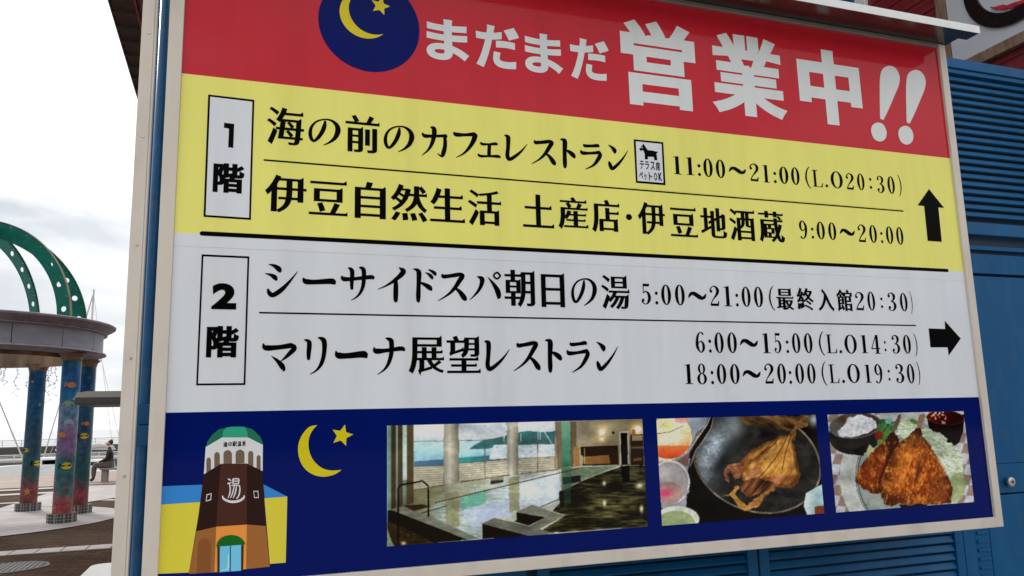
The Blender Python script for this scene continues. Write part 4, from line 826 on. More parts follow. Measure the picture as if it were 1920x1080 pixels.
# eave on the left side
e = MB().box(-1.19, -.98, 5.0, 12.6, 5.40, 5.46, .004).done('eave', M_BROWND, bld)
MB().box(-1.205, -1.191, 5.0, 12.6, 5.39, 5.56).done('eave_fascia', mat('navy_fascia', (.03, .03, .09), .5), e)
MB().box(-.979, -.741, 5.0, 12.6, 5.405, 5.46).done('eave_soffit', M_MAROON, e)
MB().box(-.985, -.965, 5.0, 12.6, 5.375, 5.404).done('eave_batten', M_MAROON, e)
k = 5.1; first = None
while k < 12.5:
    if first is None: first = MB().box(-1.185, -.99, k, k + .05, 5.375, 5.3995).done('rafter_end', M_BROWND, e); sy_ = k
    else: o = first.copy(); COL.objects.link(o); o.location.y = k - sy_
    k += .30
rv = [(-1.25, 4.9, 5.565), (4.3, 4.9, 7.6), (9.9, 4.9, 5.565), (-1.25, 13.2, 5.565), (4.3, 13.2, 7.6), (9.9, 13.2, 5.565)]
rv2 = [(x, y, z + .09) for x, y, z in rv]
mesh('roof', rv + rv2, [(0,1,4,3),(1,2,5,4),(6,9,10,7),(7,10,11,8),(0,3,9,6),(2,8,11,5),(0,6,7,1),(1,7,8,2),(3,4,10,9),(4,5,11,10)], mat('grey_roof', (.12, .12, .13), .6, var=.3, nscale=8), bld)
MB().box(-.74, 9.5, 6.19, 12.9, 6.6, 6.62).done('ceiling', M_BROWND, bld)
# round emblem board on the wing
emb = thing('emblem_board', 'pale grey board with a thick black ring and red brush stroke, on the maroon wall', 'signboard', (XW, 4, r1[2]))
MB().box(XW - .030, XW - .002, 3.02, a1[1] - .004, r1[2], r1[2] + 1.6, .003).done('board', M_BOARD, emb)
def onx(px, py, x=XW - .034): p_ = at(px, py, x=x); return (p_[1], p_[2])
WE = (1740, 0, 8.306)
oc = fitcircle([onx(1740 + x / 8.306, y / 8.306) for x, y in ((565,0),(640,180),(740,310),(850,395),(1000,438),(1130,440),(1260,415),(1400,345),(1495,285))])
ic = fitcircle([onx(1740 + x / 8.306, y / 8.306) for x, y in ((775,0),(840,75),(900,135),(1000,190),(1130,212),(1230,200),(1330,150))])
def xmesh(name, contours, depth, m, parent, x0):
    v, f = poly_curve_mesh(contours); n = len(v)
    V = [(x0 - depth, p[0], p[1]) for p in v]; F = list(f)
    k = n
    for c in contours:
        nn = len(c)
        V += [(x0 - depth, p[0], p[1]) for p in c] + [(x0, p[0], p[1]) for p in c]
        F += [(k + i, k + (i + 1) % nn, k + nn + (i + 1) % nn, k + nn + i) for i in range(nn)]; k += 2 * nn
    return mesh(name, V, F, m, parent)
ci = lambda c, n=90: [(c[0] + c[2] * math.cos(t), c[1] + c[2] * math.sin(t)) for t in np.linspace(0, 2 * math.pi, n, endpoint=False)]
xmesh('black_ring', [ci(oc), ci(ic)], .02, M_RINGB, emb, XW - .031)
xmesh('red_brush_stroke', [[onx(1740 + x / 8.306, y / 8.306) for x, y in ((985,125),(1010,110),(1060,118),(1120,95),(1200,75),(1260,88),(1350,50),(1420,28),(1495,5),(1560,-40),(1640,-60),(1600,20),(1495,60),(1400,95),(1350,125),(1300,138),(1280,128),(1235,140),(1210,152),(1190,142),(1160,155),(1120,145),(1060,150),(1030,130))]], .022, M_BRUSH, emb, XW - .031)

# awning and table in the gap
aw = thing('side_awning', 'thin grey flat awning with a dark underside crossing behind the cover strip', 'awning', (-1.1, 9.4, 0))
b = bmesh.new(); 
prof = [(-1.565, 1.905), (-1.52, 1.972), (-1.44, 1.985), (-.745, 1.985), (-.745, 1.885), (-1.50, 1.885)]
for y_ in (9.0, 10.2):
    for (x_, z_) in prof: b.verts.new((x_, y_, z_))
b.verts.ensure_lookup_table(); n_ = len(prof)
for i in range(n_): b.faces.new((b.verts[i], b.verts[(i + 1) % n_], b.verts[n_ + (i + 1) % n_], b.verts[n_ + i]))
b.faces.new([b.verts[i] for i in range(n_)][::-1]); b.faces.new([b.verts[n_ + i] for i in range(n_)])
mb = MB(); mb.bm.free(); mb.bm = b; mb.done('canopy', mat('grey_green_canopy', (.36, .38, .34), .4), aw)
MB().box(-1.535, -.75, 8.998, 10.202, 1.85, 1.884).done('underside_frame', M_DARKST, aw)
MB().box(-1.54, -.75, 8.985, 8.997, 1.86, 1.922).done('front_edge', M_DARKST, aw)
tb = thing('white_table', 'white table top with a rounded corner at the foot of the cover strip', 'table', (-.4, 5.6, 0))
bm = bmesh.new(); pts = []
for cx_, cy_, a0 in ((.3, 5.98, 0), (-.78, 5.98, 90), (-.78, 5.1, 180), (.3, 5.1, 270)):
    for k in range(7): t = R(a0 + 15 * k); pts.append((cx_ + .09 * math.cos(t), cy_ + .09 * math.sin(t)))
vs = [bm.verts.new((x_, y_, .72)) for x_, y_ in pts]; fc = bm.faces.new(vs); ex = bmesh.ops.extrude_face_region(bm, geom=[fc])
for v in ex['geom']:
    if isinstance(v, bmesh.types.BMVert): v.co.z = .685
mb = MB(); mb.bm.free(); mb.bm = bm; mb.done('table_top', mat('white_plastic', (.6, .6, .58), .35, var=.03), tb)
for x_, y_ in ((-.75, 5.15), (-.75, 5.92), (.27, 5.15), (.27, 5.92)): MB().tube([(x_, y_, 0), (x_, y_, .684)], .02, 10).done('leg', MATS['white_plastic'], tb, True)

# ------------------------------------------------------------------ ground, water
def ground_mat():
    m = bpy.data.materials.new('brown_paving'); m.use_nodes = True; t = m.node_tree; L = t.links.new; b = t.nodes['Principled BSDF']; b.inputs['Roughness'].default_value = .9; b.inputs['Specular IOR Level'].default_value = .05
    c = t.nodes.new('ShaderNodeTexCoord'); br = t.nodes.new('ShaderNodeTexBrick'); br.inputs['Scale'].default_value = 1
    br.inputs['Brick Width'].default_value = .2; br.inputs['Row Height'].default_value = .1; br.inputs['Mortar Size'].default_value = .006
    br.inputs['Color1'].default_value = (.050, .030, .018, 1); br.inputs['Color2'].default_value = (.088, .054, .032, 1); br.inputs['Mortar'].default_value = (.03, .024, .02, 1)
    n = t.nodes.new('ShaderNodeTexNoise'); n.inputs['Scale'].default_value = .5; n.inputs['Detail'].default_value = 8
    r = t.nodes.new('ShaderNodeValToRGB'); r.color_ramp.elements[0].position = .3; r.color_ramp.elements[1].position = .7; r.color_ramp.elements[0].color = (.78, .76, .74, 1); r.color_ramp.elements[1].color = (1.25, 1.2, 1.15, 1)
    n4 = t.nodes.new('ShaderNodeTexNoise'); n4.inputs['Scale'].default_value = 22; n4.inputs['Detail'].default_value = 4
    r4 = t.nodes.new('ShaderNodeValToRGB'); r4.color_ramp.elements[0].position = .35; r4.color_ramp.elements[1].position = .65; r4.color_ramp.elements[0].color = (.7, .7, .7, 1); r4.color_ramp.elements[1].color = (1.3, 1.3, 1.3, 1)
    x = t.nodes.new('ShaderNodeMixRGB'); x.blend_type = 'MULTIPLY'; x.inputs[0].default_value = 1; x2 = t.nodes.new('ShaderNodeMixRGB'); x2.blend_type = 'MULTIPLY'; x2.inputs[0].default_value = 1
    L(c.outputs['Object'], br.inputs[0]); L(c.outputs['Object'], n.inputs[0]); L(c.outputs['Object'], n4.inputs[0]); L(n.outputs[0], r.inputs[0]); L(n4.outputs[0], r4.inputs[0])
    L(br.outputs[0], x.inputs[1]); L(r.outputs[0], x.inputs[2]); L(x.outputs[0], x2.inputs[1]); L(r4.outputs[0], x2.inputs[2]); L(x2.outputs[0], b.inputs['Base Color'])
    bp = t.nodes.new('ShaderNodeBump'); bp.inputs['Strength'].default_value = .5; bp.inputs['Distance'].default_value = .004; L(br.outputs['Fac'], bp.inputs['Height']); bp.invert = True; L(bp.outputs[0], b.inputs['Normal'])
    return m
M_PAVE = ground_mat()
def tile_mat(name, c1, c2, mo, bw, rh, rot=0, ms=.008):
    m = bpy.data.materials.new(name); m.use_nodes = True; t = m.node_tree; L = t.links.new; b = t.nodes['Principled BSDF']; b.inputs['Roughness'].default_value = .6; b.inputs['Specular IOR Level'].default_value = .3
    c = t.nodes.new('ShaderNodeTexCoord'); mp_ = t.nodes.new('ShaderNodeMapping'); mp_.inputs['Rotation'].default_value = (0, 0, rot); br = t.nodes.new('ShaderNodeTexBrick'); br.offset = .0
    br.inputs['Scale'].default_value = 1; br.inputs['Brick Width'].default_value = bw; br.inputs['Row Height'].default_value = rh; br.inputs['Mortar Size'].default_value = ms
    for k_, v_ in (('Color1', c1), ('Color2', c2), ('Mortar', mo)): br.inputs[k_].default_value = v_ + (1,)
    n = t.nodes.new('ShaderNodeTexNoise'); n.inputs['Scale'].default_value = 1.5; n.inputs['Detail'].default_value = 8
    r = t.nodes.new('ShaderNodeValToRGB'); r.color_ramp.elements[0].position = .3; r.color_ramp.elements[1].position = .7; r.color_ramp.elements[0].color = (.82, .81, .8, 1); r.color_ramp.elements[1].color = (1.1, 1.1, 1.1, 1)
    x = t.nodes.new('ShaderNodeMixRGB'); x.blend_type = 'MULTIPLY'; x.inputs[0].default_value = 1
    L(c.outputs['Object'], mp_.inputs[0]); L(mp_.outputs[0], br.inputs[0]); L(c.outputs['Object'], n.inputs[0]); L(n.outputs[0], r.inputs[0]); L(br.outputs[0], x.inputs[1]); L(r.outputs[0], x.inputs[2]); L(x.outputs[0], b.inputs['Base Color'])
    return m
M_TILE = tile_mat('pale_floor_tile', (.36, .33, .325), (.42, .38, .375), (.17, .155, .15), .3, .3, R(28))
g = mesh('ground', [(-400,-300,0),(400,-300,0),(400,34,0),(-400,34,0),(-400,34,-3),(400,34,-3)], [(0,1,2,3),(3,2,5,4)], M_PAVE); g['kind'] = 'structure'
hv, hf = [], []
for j in range(9):
    for i in range(61):
        x_ = -300 + i * 10; rise = (math.sin(j / 8 * math.pi / 2)) ** 1.3
        hh = (22 + 5 * math.sin(x_ * .021 + 1) + 3 * math.sin(x_ * .057) + 1.2 * math.sin(x_ * .19 + 2)) * rise
        hv.append((x_, -46 - j * 9 + 3 * math.sin(x_ * .05), hh - .5 + (random.uniform(-.7, .7) if j > 1 else 0)))
for j in range(8):
    for i in range(60): a = j * 61 + i; hf.append((a, a + 61, a + 62, a + 1))
hl = mesh('hill', hv, hf, mat('wooded_hill', (.045, .055, .03), .9, var=.5, nscale=.3, bump=1, bscale=.8), smooth=True); hl['kind'] = 'structure'
M_SEA = mat('glare_whitened_water', (.42, .44, .45), .4, spec=.6, var=.1, nscale=.2, bump=.12, bscale=.9)  # base colour whitened: the hazy glare on the sea is painted in
wt = mesh('water', [(-3000,33,-.95),(3000,33,-.95),(3000,5000,-.95),(-3000,5000,-.95)], [(0,1,2,3)], M_SEA); wt['kind'] = 'structure'
GX, GY = -4.75, 16.95
def ring_sheet(name, r0, r1, z_, m, a0=0, a1=360, n=96):
    v, f = [], []
    for k in range(n + 1):
        t = R(a0 + (a1 - a0) * k / n)
        for r_ in (r0, r1): v.append((GX + r_ * math.cos(t), GY + r_ * math.sin(t), z_))
    for k in range(n): f.append((2 * k, 2 * k + 1, 2 * k + 3, 2 * k + 2))
    return mesh(name, v, f, m)
for r0, r1, z_, a0, a1 in ((0.001, 2.78, .012, 0, 360), (4.0, 4.32, .008, 15, 175), (6.7, 7.3, .008, 15, 175), (8.55, 9.15, .008, 15, 175)):
    o = ring_sheet('pale_tile_paving', r0, r1, z_, M_TILE, a0, a1); o['kind'] = 'structure'
fc_ = mesh('bounce_forecourt', [(-60, -40, .004), (60, -40, .004), (60, 6.3, .004), (-60, 6.3, .004)], [(0,1,2,3)], tile_mat('pale_bounce_paving', (.44, .40, .35), (.48, .44, .39), (.30, .27, .24), .9, .9)); fc_['kind'] = 'structure'  # unseen pale paving, added to bounce warm light up onto the sign
qp = mesh('quay_paving', [(-400, 26.6, .004), (400, 26.6, .004), (400, 33.99, .004), (-400, 33.99, .004)], [(0,1,2,3)], tile_mat('pinkish_quay_paving', (.26, .19, .155), (.31, .23, .19), (.18, .13, .11), .6, .3)); qp['kind'] = 'structure'
for k, (a0, a1) in enumerate(((62, 88), (152, 182))):
    o = ring_sheet('pale_tile_path', 2.79, 8.54 if k < 2 else 3.9, .016, M_TILE, a0, a1, 20); o['kind'] = 'structure'
# single tiles of the strip across the foreground
strip = mesh('tile_strip', [(-14, 12.27, .004), (-.9, 12.27, .004), (-.9, 12.73, .004), (-14, 12.73, .004)], [(0,1,2,3)], mat('tile_bed', (.12, .11, .10), .8)); strip['kind'] = 'structure'
M_T2 = mat('pale_pink_tile', (.34, .305, .295), .5, var=.14, nscale=2.5, coords='Object'); first = None
for i in range(36):
    if first is None: first = MB().box(-1.245, -.955, 12.29, 12.71, .0045, .014, .003).done('tile', M_T2, strip)
    else: o = first.copy(); COL.objects.link(o); o.location.x = -.305 * i; o.location.z = random.uniform(-.0015, .0015)
# manhole cover
mh = thing('manhole_cover', 'round silvery manhole cover with striped tread in the brown paving', 'manhole cover', (-2.47, 11.22, 0))
MB().lathe([(.005, .006), (.345, .006), (.36, .004)], -2.47, 11.22, 40).done('cover', mat('worn_steel_cover', (.10, .10, .10), .6, .2, var=.3, nscale=10), mh)
MB().lathe([(.361, .003), (.361, .012), (.385, .012), (.39, .003)], -2.47, 11.22, 40).done('rim', M_GREYRAIL, mh)
k = -.32; first = None
while k < .33:
    h_ = math.sqrt(max(.34 ** 2 - k * k, .001))
    MB().box(-2.47 + k - .009, -2.47 + k + .009, 11.22 - h_, 11.22 + h_, .006, .012).done('tread_bar', mat('pale_tread', (.33, .33, .32), .55, .2), mh)
    k += .055

# ------------------------------------------------------------------ gazebo
gz = thing('domed_gazebo', 'round open gazebo with green pierced arches, grey ring beam and columns painted with sea life', 'gazebo', (GX, GY, 0))
M_BEAM = mat('grey_ring_beam_paint', (.31, .345, .41), .5, spec=.2, var=.10, nscale=2, dirt=((.22, .2, .2), .3, 3), stretch=(1, 1, 4))
M_CORN = mat('mauve_cornice_paint', (.30, .285, .31), .55, spec=.2, var=.2, nscale=5, dirt=((.12, .1, .1), .4, 7))
M_WOOD = mat('weathered_soffit_board', (.30, .20, .13), .75, var=.35, nscale=5, bump=.2, bscale=20, dirt=((.10, .06, .04), .7, 6), stretch=(1, 1, .3))
M_GRN = mat('green_painted_steel', (.003, .155, .115), .45, spec=.2, var=.18, nscale=6, dirt=((.02, .07, .05), .5, 10))
M_EDGE = mat('rusty_green_edge', (.20, .19, .13), .6, var=.3, nscale=12)
ringb = MB().lathe([(2.24, 3.06), (2.25, 3.10), (2.25, 3.38), (2.27, 3.40)], GX, GY, 72).done('ring_beam', M_BEAM, gz, True)
MB().lathe([(2.27, 3.40), (2.32, 3.405), (2.30, 3.43), (2.36, 3.47), (2.46, 3.53), (2.47, 3.56), (2.44, 3.575), (1.92, 3.575)], GX, GY, 72).done('cornice', M_CORN, ringb, False)
MB().lathe([(2.24, 3.06), (2.31, 3.045), (2.32, 3.02), (2.27, 3.0), (2.20, 2.97), (1.92, 2.97)], GX, GY, 72).done('lower_trim', M_CORN, ringb, False)
MB().lathe([(1.92, 2.90), (1.90, 2.90), (1.90, 3.575), (1.92, 3.575)], GX, GY, 72).done('inner_board', M_WOOD, ringb, False)
for k in range(16):
    t = R(22.5 * k + 9); x0, y0 = GX + 2.2465 * math.cos(t), GY + 2.2465 * math.sin(t)
    MB().box(x0 - .006, x0 + .006, y0 - .004, y0 + .004, 3.062, 3.385, 0, Matrix.Rotation(t + math.pi / 2, 3, 'Z'), (x0, y0, 3.2)).done('panel_joint', M_DARKST, ringb)
b = MB()
for k in range(4): t = R(22.5 + 45 * k); b.tube([(GX + 1.9 * math.cos(t), GY + 1.9 * math.sin(t), 3.3), (GX - 1.9 * math.cos(t), GY - 1.9 * math.sin(t), 3.3)], .02, 6)
b.done('tie_rod', M_DARKST, gz)
def mural(seed, dark):
    m = bpy.data.materials.new('sea_mural_paint'); m.use_nodes = True; t = m.node_tree; L = t.links.new; b = t.nodes['Principled BSDF']; b.inputs['Roughness'].default_value = .4; b.inputs['Specular IOR Level'].default_value = .25
    c = t.nodes.new('ShaderNodeTexCoord'); mp_ = t.nodes.new('ShaderNodeMapping'); mp_.inputs['Location'].default_value = (seed * 3.1, seed, seed * .37); L(c.outputs['Object'], mp_.inputs[0])
    n = t.nodes.new('ShaderNodeTexNoise'); n.inputs['Scale'].default_value = 3.2; n.inputs['Detail'].default_value = 3; L(mp_.outputs[0], n.inputs[0])
    sp = t.nodes.new('ShaderNodeSeparateXYZ'); L(c.outputs['Object'], sp.inputs[0])
    ma = t.nodes.new('ShaderNodeMath'); ma.operation = 'MULTIPLY_ADD'; L(n.outputs[0], ma.inputs[0]); ma.inputs[1].default_value = .9; ma.inputs[2].default_value = -.45
    m2 = t.nodes.new('ShaderNodeMath'); m2.operation = 'ADD'; L(sp.outputs['Z'], m2.inputs[0]); L(ma.outputs[0], m2.inputs[1])
    m3 = t.nodes.new('ShaderNodeMath'); m3.operation = 'DIVIDE'; m3.inputs[1].default_value = 3.0; L(m2.outputs[0], m3.inputs[0])
    r = t.nodes.new('ShaderNodeValToRGB'); e = r.color_ramp.elements; e[0].position = 0; e[0].color = (.25, .09, .05, 1); e[1].position = 1; e[1].color = (.01, .13, .12, 1)
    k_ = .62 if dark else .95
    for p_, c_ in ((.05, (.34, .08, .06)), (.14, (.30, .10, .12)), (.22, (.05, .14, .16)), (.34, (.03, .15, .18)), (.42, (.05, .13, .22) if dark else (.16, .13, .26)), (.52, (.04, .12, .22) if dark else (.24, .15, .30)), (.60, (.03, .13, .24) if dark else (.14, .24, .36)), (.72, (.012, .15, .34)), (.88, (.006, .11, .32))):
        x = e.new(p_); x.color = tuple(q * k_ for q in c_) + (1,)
    L(m3.outputs[0], r.inputs[0])
    v = t.nodes.new('ShaderNodeTexNoise'); v.inputs['Scale'].default_value = 11; v.inputs['Detail'].default_value = 6; L(mp_.outputs[0], v.inputs[0])
    rv_ = t.nodes.new('ShaderNodeValToRGB'); rv_.color_ramp.elements[0].position = .36; rv_.color_ramp.elements[1].position = .66; rv_.color_ramp.elements[0].color = (.68, .7, .7, 1); rv_.color_ramp.elements[1].color = (1.4, 1.35, 1.3, 1); L(v.outputs[0], rv_.inputs[0])
    x = t.nodes.new('ShaderNodeMixRGB'); x.blend_type = 'MULTIPLY'; x.inputs[0].default_value = 1; L(r.outputs[0], x.inputs[1]); L(rv_.outputs[0], x.inputs[2])
    vo = t.nodes.new('ShaderNodeTexVoronoi'); vo.inputs['Scale'].default_value = 5; L(mp_.outputs[0], vo.inputs[0]); rr = t.nodes.new('ShaderNodeValToRGB'); rr.color_ramp.elements[0].position = .10; rr.color_ramp.elements[0].color = (.35, .35, .35, 1); rr.color_ramp.elements[1].position = .2; rr.color_ramp.elements[1].color = (0, 0, 0, 1)
    L(vo.outputs['Distance'], rr.inputs[0]); x2 = t.nodes.new('ShaderNodeMixRGB'); L(rr.outputs[0], x2.inputs[0]); L(x.outputs[0], x2.inputs[1]); L(vo.outputs['Color'], x2.inputs[2]); L(x2.outputs[0], b.inputs['Base Color'])
    return m
M_PLT = tile_mat('plinth_mosaic', (.035, .035, .033), (.06, .058, .055), (.26, .25, .23), .055, .06, 0, .006)
M_FY = mat('yellow_fish_paint', (.62, .50, .03), .4, var=.15); M_FO = mat('orange_fish_paint', (.5, .2, .06), .4); M_FJ = mat('pale_jellyfish_paint', (.22, .38, .22), .5); M_FP = mat('pink_star_paint', (.4, .03, .08), .5); M_FW = mat('white_dolphin_paint', (.3, .42, .5), .5)
CANG = [math.degrees(math.atan2(16.14 - GY, -2.85 - GX)) + 45 * k for k in range(8)]
def wrap(name, shape, ccx, ccy, r_, az, z_, m, parent):
    vs = [(ccx + r_ * math.cos(az + s / r_), ccy + r_ * math.sin(az + s / r_), z_ + h_) for s, h_ in shape]
    # sliver fan with finely cut columns so that it hugs the cylinder
    c_ = (ccx + (r_ + .001) * math.cos(az), ccy + (r_ + .001) * math.sin(az), z_)
    return mesh(name, vs + [c_], [(i, (i + 1) % len(vs), len(vs)) for i in range(len(vs))], m, parent)
fish = [(.09 * math.cos(t), .065 * math.sin(t)) for t in np.linspace(0, 2 * math.pi, 16, endpoint=False)]
cols = []
for i, a in enumerate(CANG):
    rc = 2.05 if i else 2.066
    x_, y_ = GX + rc * math.cos(R(a)), GY + rc * math.sin(R(a))
    r_ = .158
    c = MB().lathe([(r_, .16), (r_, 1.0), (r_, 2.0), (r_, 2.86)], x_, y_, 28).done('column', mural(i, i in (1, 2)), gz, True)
    p = MB(); p.lathe([(.002, .165), (.235, .165), (.24, .16), (.24, .013)], x_, y_, 8); pp = p.done('plinth', M_PLT, c)
    for zz_ in (.062, .115): MB().lathe([(.2405, zz_ - .005), (.2425, zz_), (.2405, zz_ + .005)], x_, y_, 8).done('grout_line', mat('pale_grout', (.26, .25, .23), .8), pp)
    p = MB(); p.lathe([(.16, 2.84), (.175, 2.86), (.18, 2.90), (.205, 2.93), (.245, 2.968)], x_, y_, 20); p.done('capital', M_WOOD, c)
    cols.append((c, x_, y_, r_))

def deco(ci_, items):
    c, x_, y_, r_ = cols[ci_]; az0 = math.atan2(-y_, -x_)      # side towards the quay front where people pass
    for kind, off, z_, m, sc in items:
        az = az0 + off
        if kind == 'fish':
            wrap('painted_fish', [(sc * a, sc * b_) for a, b_ in fish], x_, y_, r_ + .004, az, z_, m, c)
            wrap('painted_fin', [(sc * a, sc * b_) for a, b_ in ((-.15, -.05), (-.10, -.025), (-.085, 0), (-.10, .025), (-.14, .055))], x_, y_, r_ + .006, az, z_, M_BLK if m is M_FY else m, c)
            if m is M_FY: wrap('painted_eye', [(sc * (.06 + .014 * math.cos(t)), sc * (.012 + .014 * math.sin(t))) for t in np.linspace(0, 6.28, 8)[:-1]], x_, y_, r_ + .008, az, z_, M_BLK, c)
        elif kind == 'star': wrap('painted_starfish', [(px_ * sc, pz_ * sc) for px_, pz_ in star((0, 0), .11, .4, .4)], x_, y_, r_ + .004, az, z_, m, c)
        else: wrap('painted_jellyfish', [(sc * .1 * math.cos(t), sc * (.09 * math.sin(t) if t < math.pi else .03 * math.sin(t * 3))) for t in np.linspace(0, 6.28, 18)[:-1]], x_, y_, r_ + .004, az, z_, m, c)
deco(0, [('fish', .15, .98, M_FY, .95), ('fish', .1, 2.40, M_FO, .8), ('jelly', -.1, 2.02, M_FJ, 1.1), ('jelly', .1, 1.72, M_FW, .8), ('star', -.3, .28, M_FP, 1.), ('fish', -.5, 1.52, M_FO, .7)])
deco(1, [('fish', .15, 1.48, M_FY, .9), ('fish', .3, 1.72, M_FO, .6), ('star', .2, .35, M_FP, .8)])
deco(2, [('fish', .75, .95, M_FY, .9), ('fish', -.7, 1.22, M_FY, .6), ('star', -.2, .4, M_FO, .8)])
# pierced arches
RA = 1.98; TH = .014; Zr = 3.575
def arch_plate(a, holes):
    outer, inner = [], []; N = 30; RO, RI = RA, RA - .26
    for k in range(N + 1):
        t = math.pi / 2 * k / N * .985; outer.append((RO * math.cos(t), RO * 1.0 * math.sin(t))); inner.append((RI * math.cos(t), RI * math.sin(t)))
    cont = [outer + inner[::-1]]
    for h_ in holes:
        t = R(h_); rr_ = (RO + RI) / 2; cont.append([(rr_ * math.cos(t) + .052 * math.cos(u), rr_ * math.sin(t) + .052 * math.sin(u)) for u in np.linspace(0, 2 * math.pi, 18, endpoint=False)])
    v, f = poly_curve_mesh(cont); ca, sa = math.cos(R(a)), math.sin(R(a)); V, F = [], []
    tr = lambda p, d: (GX + p[0] * ca - d * sa, GY + p[0] * sa + d * ca, Zr + p[1])
    for d in (-TH / 2, TH / 2): b0 = len(V); V += [tr(p, d) for p in v]; F += [tuple(b0 + i for i in q) for q in f]
    for c in cont:
        n = len(c); b0 = len(V); V += [tr(p, -TH / 2) for p in c] + [tr(p, TH / 2) for p in c]; F += [(b0 + i, b0 + (i + 1) % n, b0 + n + (i + 1) % n, b0 + n + i) for i in range(n)]
    o = mesh('arch', V, F, M_GRN, gz)
    V, F = [], []; n = N + 1
    for rr_ in (RO + .001, RO + .013):
        for k in range(n):
            t = math.pi / 2 * k / N * .985
            for d in (-.028, .028): V.append(tr((rr_ * math.cos(t), rr_ * math.sin(t)), d))
    for k in range(N):
        b0 = 2 * k; F += [(b0, b0 + 1, b0 + 3, b0 + 2), (2 * n + b0, 2 * n + b0 + 1, 2 * n + b0 + 3, 2 * n + b0 + 2), (b0, b0 + 2, 2 * n + b0 + 2, 2 * n + b0), (b0 + 1, b0 + 3, 2 * n + b0 + 3, 2 * n + b0 + 1)]
    mesh('flange', V, F, M_EDGE, o)
    for k in range(7):
        t = R(14 + 11 * k); q_ = tr(((RA - .05) * math.cos(t), (RA - .05) * math.sin(t)), 0)
        MB().tube([(q_[0] + sa * .012, q_[1] - ca * .012, q_[2]), (q_[0] - sa * .012, q_[1] + ca * .012, q_[2])], .009, 6).done('bolt', M_STEEL, o)
for i, a in enumerate(CANG): arch_plate(a, (7, 20, 32, 44, 57) if i != 0 else (7, 22, 35))
MB().lathe([(.001, Zr + RA + .02), (.20, Zr + RA), (.22, Zr + RA - .27), (.001, Zr + RA - .28)], GX, GY, 20).done('crown_hub', M_GRN, gz)
# light strings hanging under the beam
M_WIRE = mat('dark_wire', (.04, .05, .04), .6)
for i, (px_, lz) in enumerate(((12, .36), (34, .62), (60, .45), (70, .78), (92, .52), (98, .80), (104, .42), (111, .62), (3, .3))):
    base = at(px_, 680, y=18.7); x_, y_ = base[0], 18.7; L_ = lz
    rr_ = math.hypot(x_ - GX, y_ - GY)
    if rr_ > 1.86: y_ = GY + math.sqrt(max(1.84 ** 2 - (x_ - GX) ** 2, .01)) if abs(x_ - GX) < 1.84 else y_
    b = MB(); pts = [(x_ + random.uniform(-.012, .012) * k, y_, 2.93 - L_ * k / 8) for k in range(9)]; b.tube(pts, .004, 5)
    for k in range(1, 9):
        q_ = pts[k]; s_ = random.choice((-1, 1)); b.tube([q_, (q_[0] + s_ * .028, q_[1], q_[2] - .015)], [.003, .009], 5)
    o = b.done('light_string', M_WIRE); where = ('short leftmost light string near the edge of the photo', 'long light string left of the furthest painted column', 'short light string in front of the furthest painted column', 'long light string against the right edge of the furthest painted column', 'light string first right of the furthest painted column', 'longest light string midway between two painted columns', 'shortest light string just left of the nearest painted column', 'light string touching the left edge of the nearest painted column', 'tiny light string at the very left border of the photo')[i]
    tag(o, where, 'string lights', 'light strings hanging inside the gazebo')

# ------------------------------------------------------------------ harbour behind
M_CONC = mat('dark_wet_concrete', (.075, .062, .06), .85, var=.35, nscale=.6, dirt=((.03, .025, .025), .6, .3)); M_CONC2 = mat('pale_concrete', (.26, .23, .21), .85, var=.25, nscale=.7)
M_RAIL = mat('white_rail_paint', (.7, .7, .7), .4)
bw = tag(MB().box(-180, 160, 88, 92, -3, at(60, 838, y=88)[2]).done('breakwater', M_CONC), 'long dark concrete breakwater across the far side of the harbour', 'breakwater')
qz = at(60, 866, y=58)[2]
iw = tag(MB().box(-120, 100, 58, 62, -3, qz).done('harbour_wall', mat('stained_concrete', (.12, .105, .095), .9, var=.35, nscale=.8)), 'low pale concrete harbour wall carrying a white railing', 'wall')
b = MB()
for k in range(420):
    x_ = -60 + k * .16 + random.uniform(-.1, .1); s_ = random.uniform(.25, .6); b.tube([(x_, 57.2 + random.uniform(-.5, .3), -2), (x_ + .1, 57.4, random.uniform(-1.4, qz - .2))], [s_, s_ * .5], 5)
rk = b.done('rocks', mat('brown_rock', (.13, .11, .08), .9, var=.4, nscale=2)); rk['kind'] = 'stuff'
def railing(y, z0, z1, x0, x1, dx, nr, r_, label, m, group):
    t = thing('railing', label, 'railing', ((x0 + x1) / 2, y, z0), group)
    b = MB(); 
    for k in range(nr): MB().tube([(x0, y, z1 - (z1 - z0) * k / nr * .92), (x1, y, z1 - (z1 - z0) * k / nr * .92)], r_ * (1.3 if k == 0 else .8), 6).done('rail', m, t)
    first = None; k = x0
    while k <= x1:
        if first is None: first = MB().tube([(k, y, z0), (k, y, z1)], r_ * 1.2, 6).done('upright', m, t); kx = k
        else: o = first.copy(); COL.objects.link(o); o.location.x = k - kx
        k += dx
rt, rb_ = at(60, 852.5, y=58.4)[2], qz
railing(58.4, rb_, rt, -18, 10, 1.2, 4, .028, 'white railing along the low harbour wall', M_RAIL, None)
railing(89, at(60, 838, y=88)[2] - .01, at(60, 825, y=89)[2], -34, 20, 1.6, 4, .022, 'thin grey railing on top of the dark breakwater', mat('grey_rail_paint', (.35, .36, .38), .5), None)
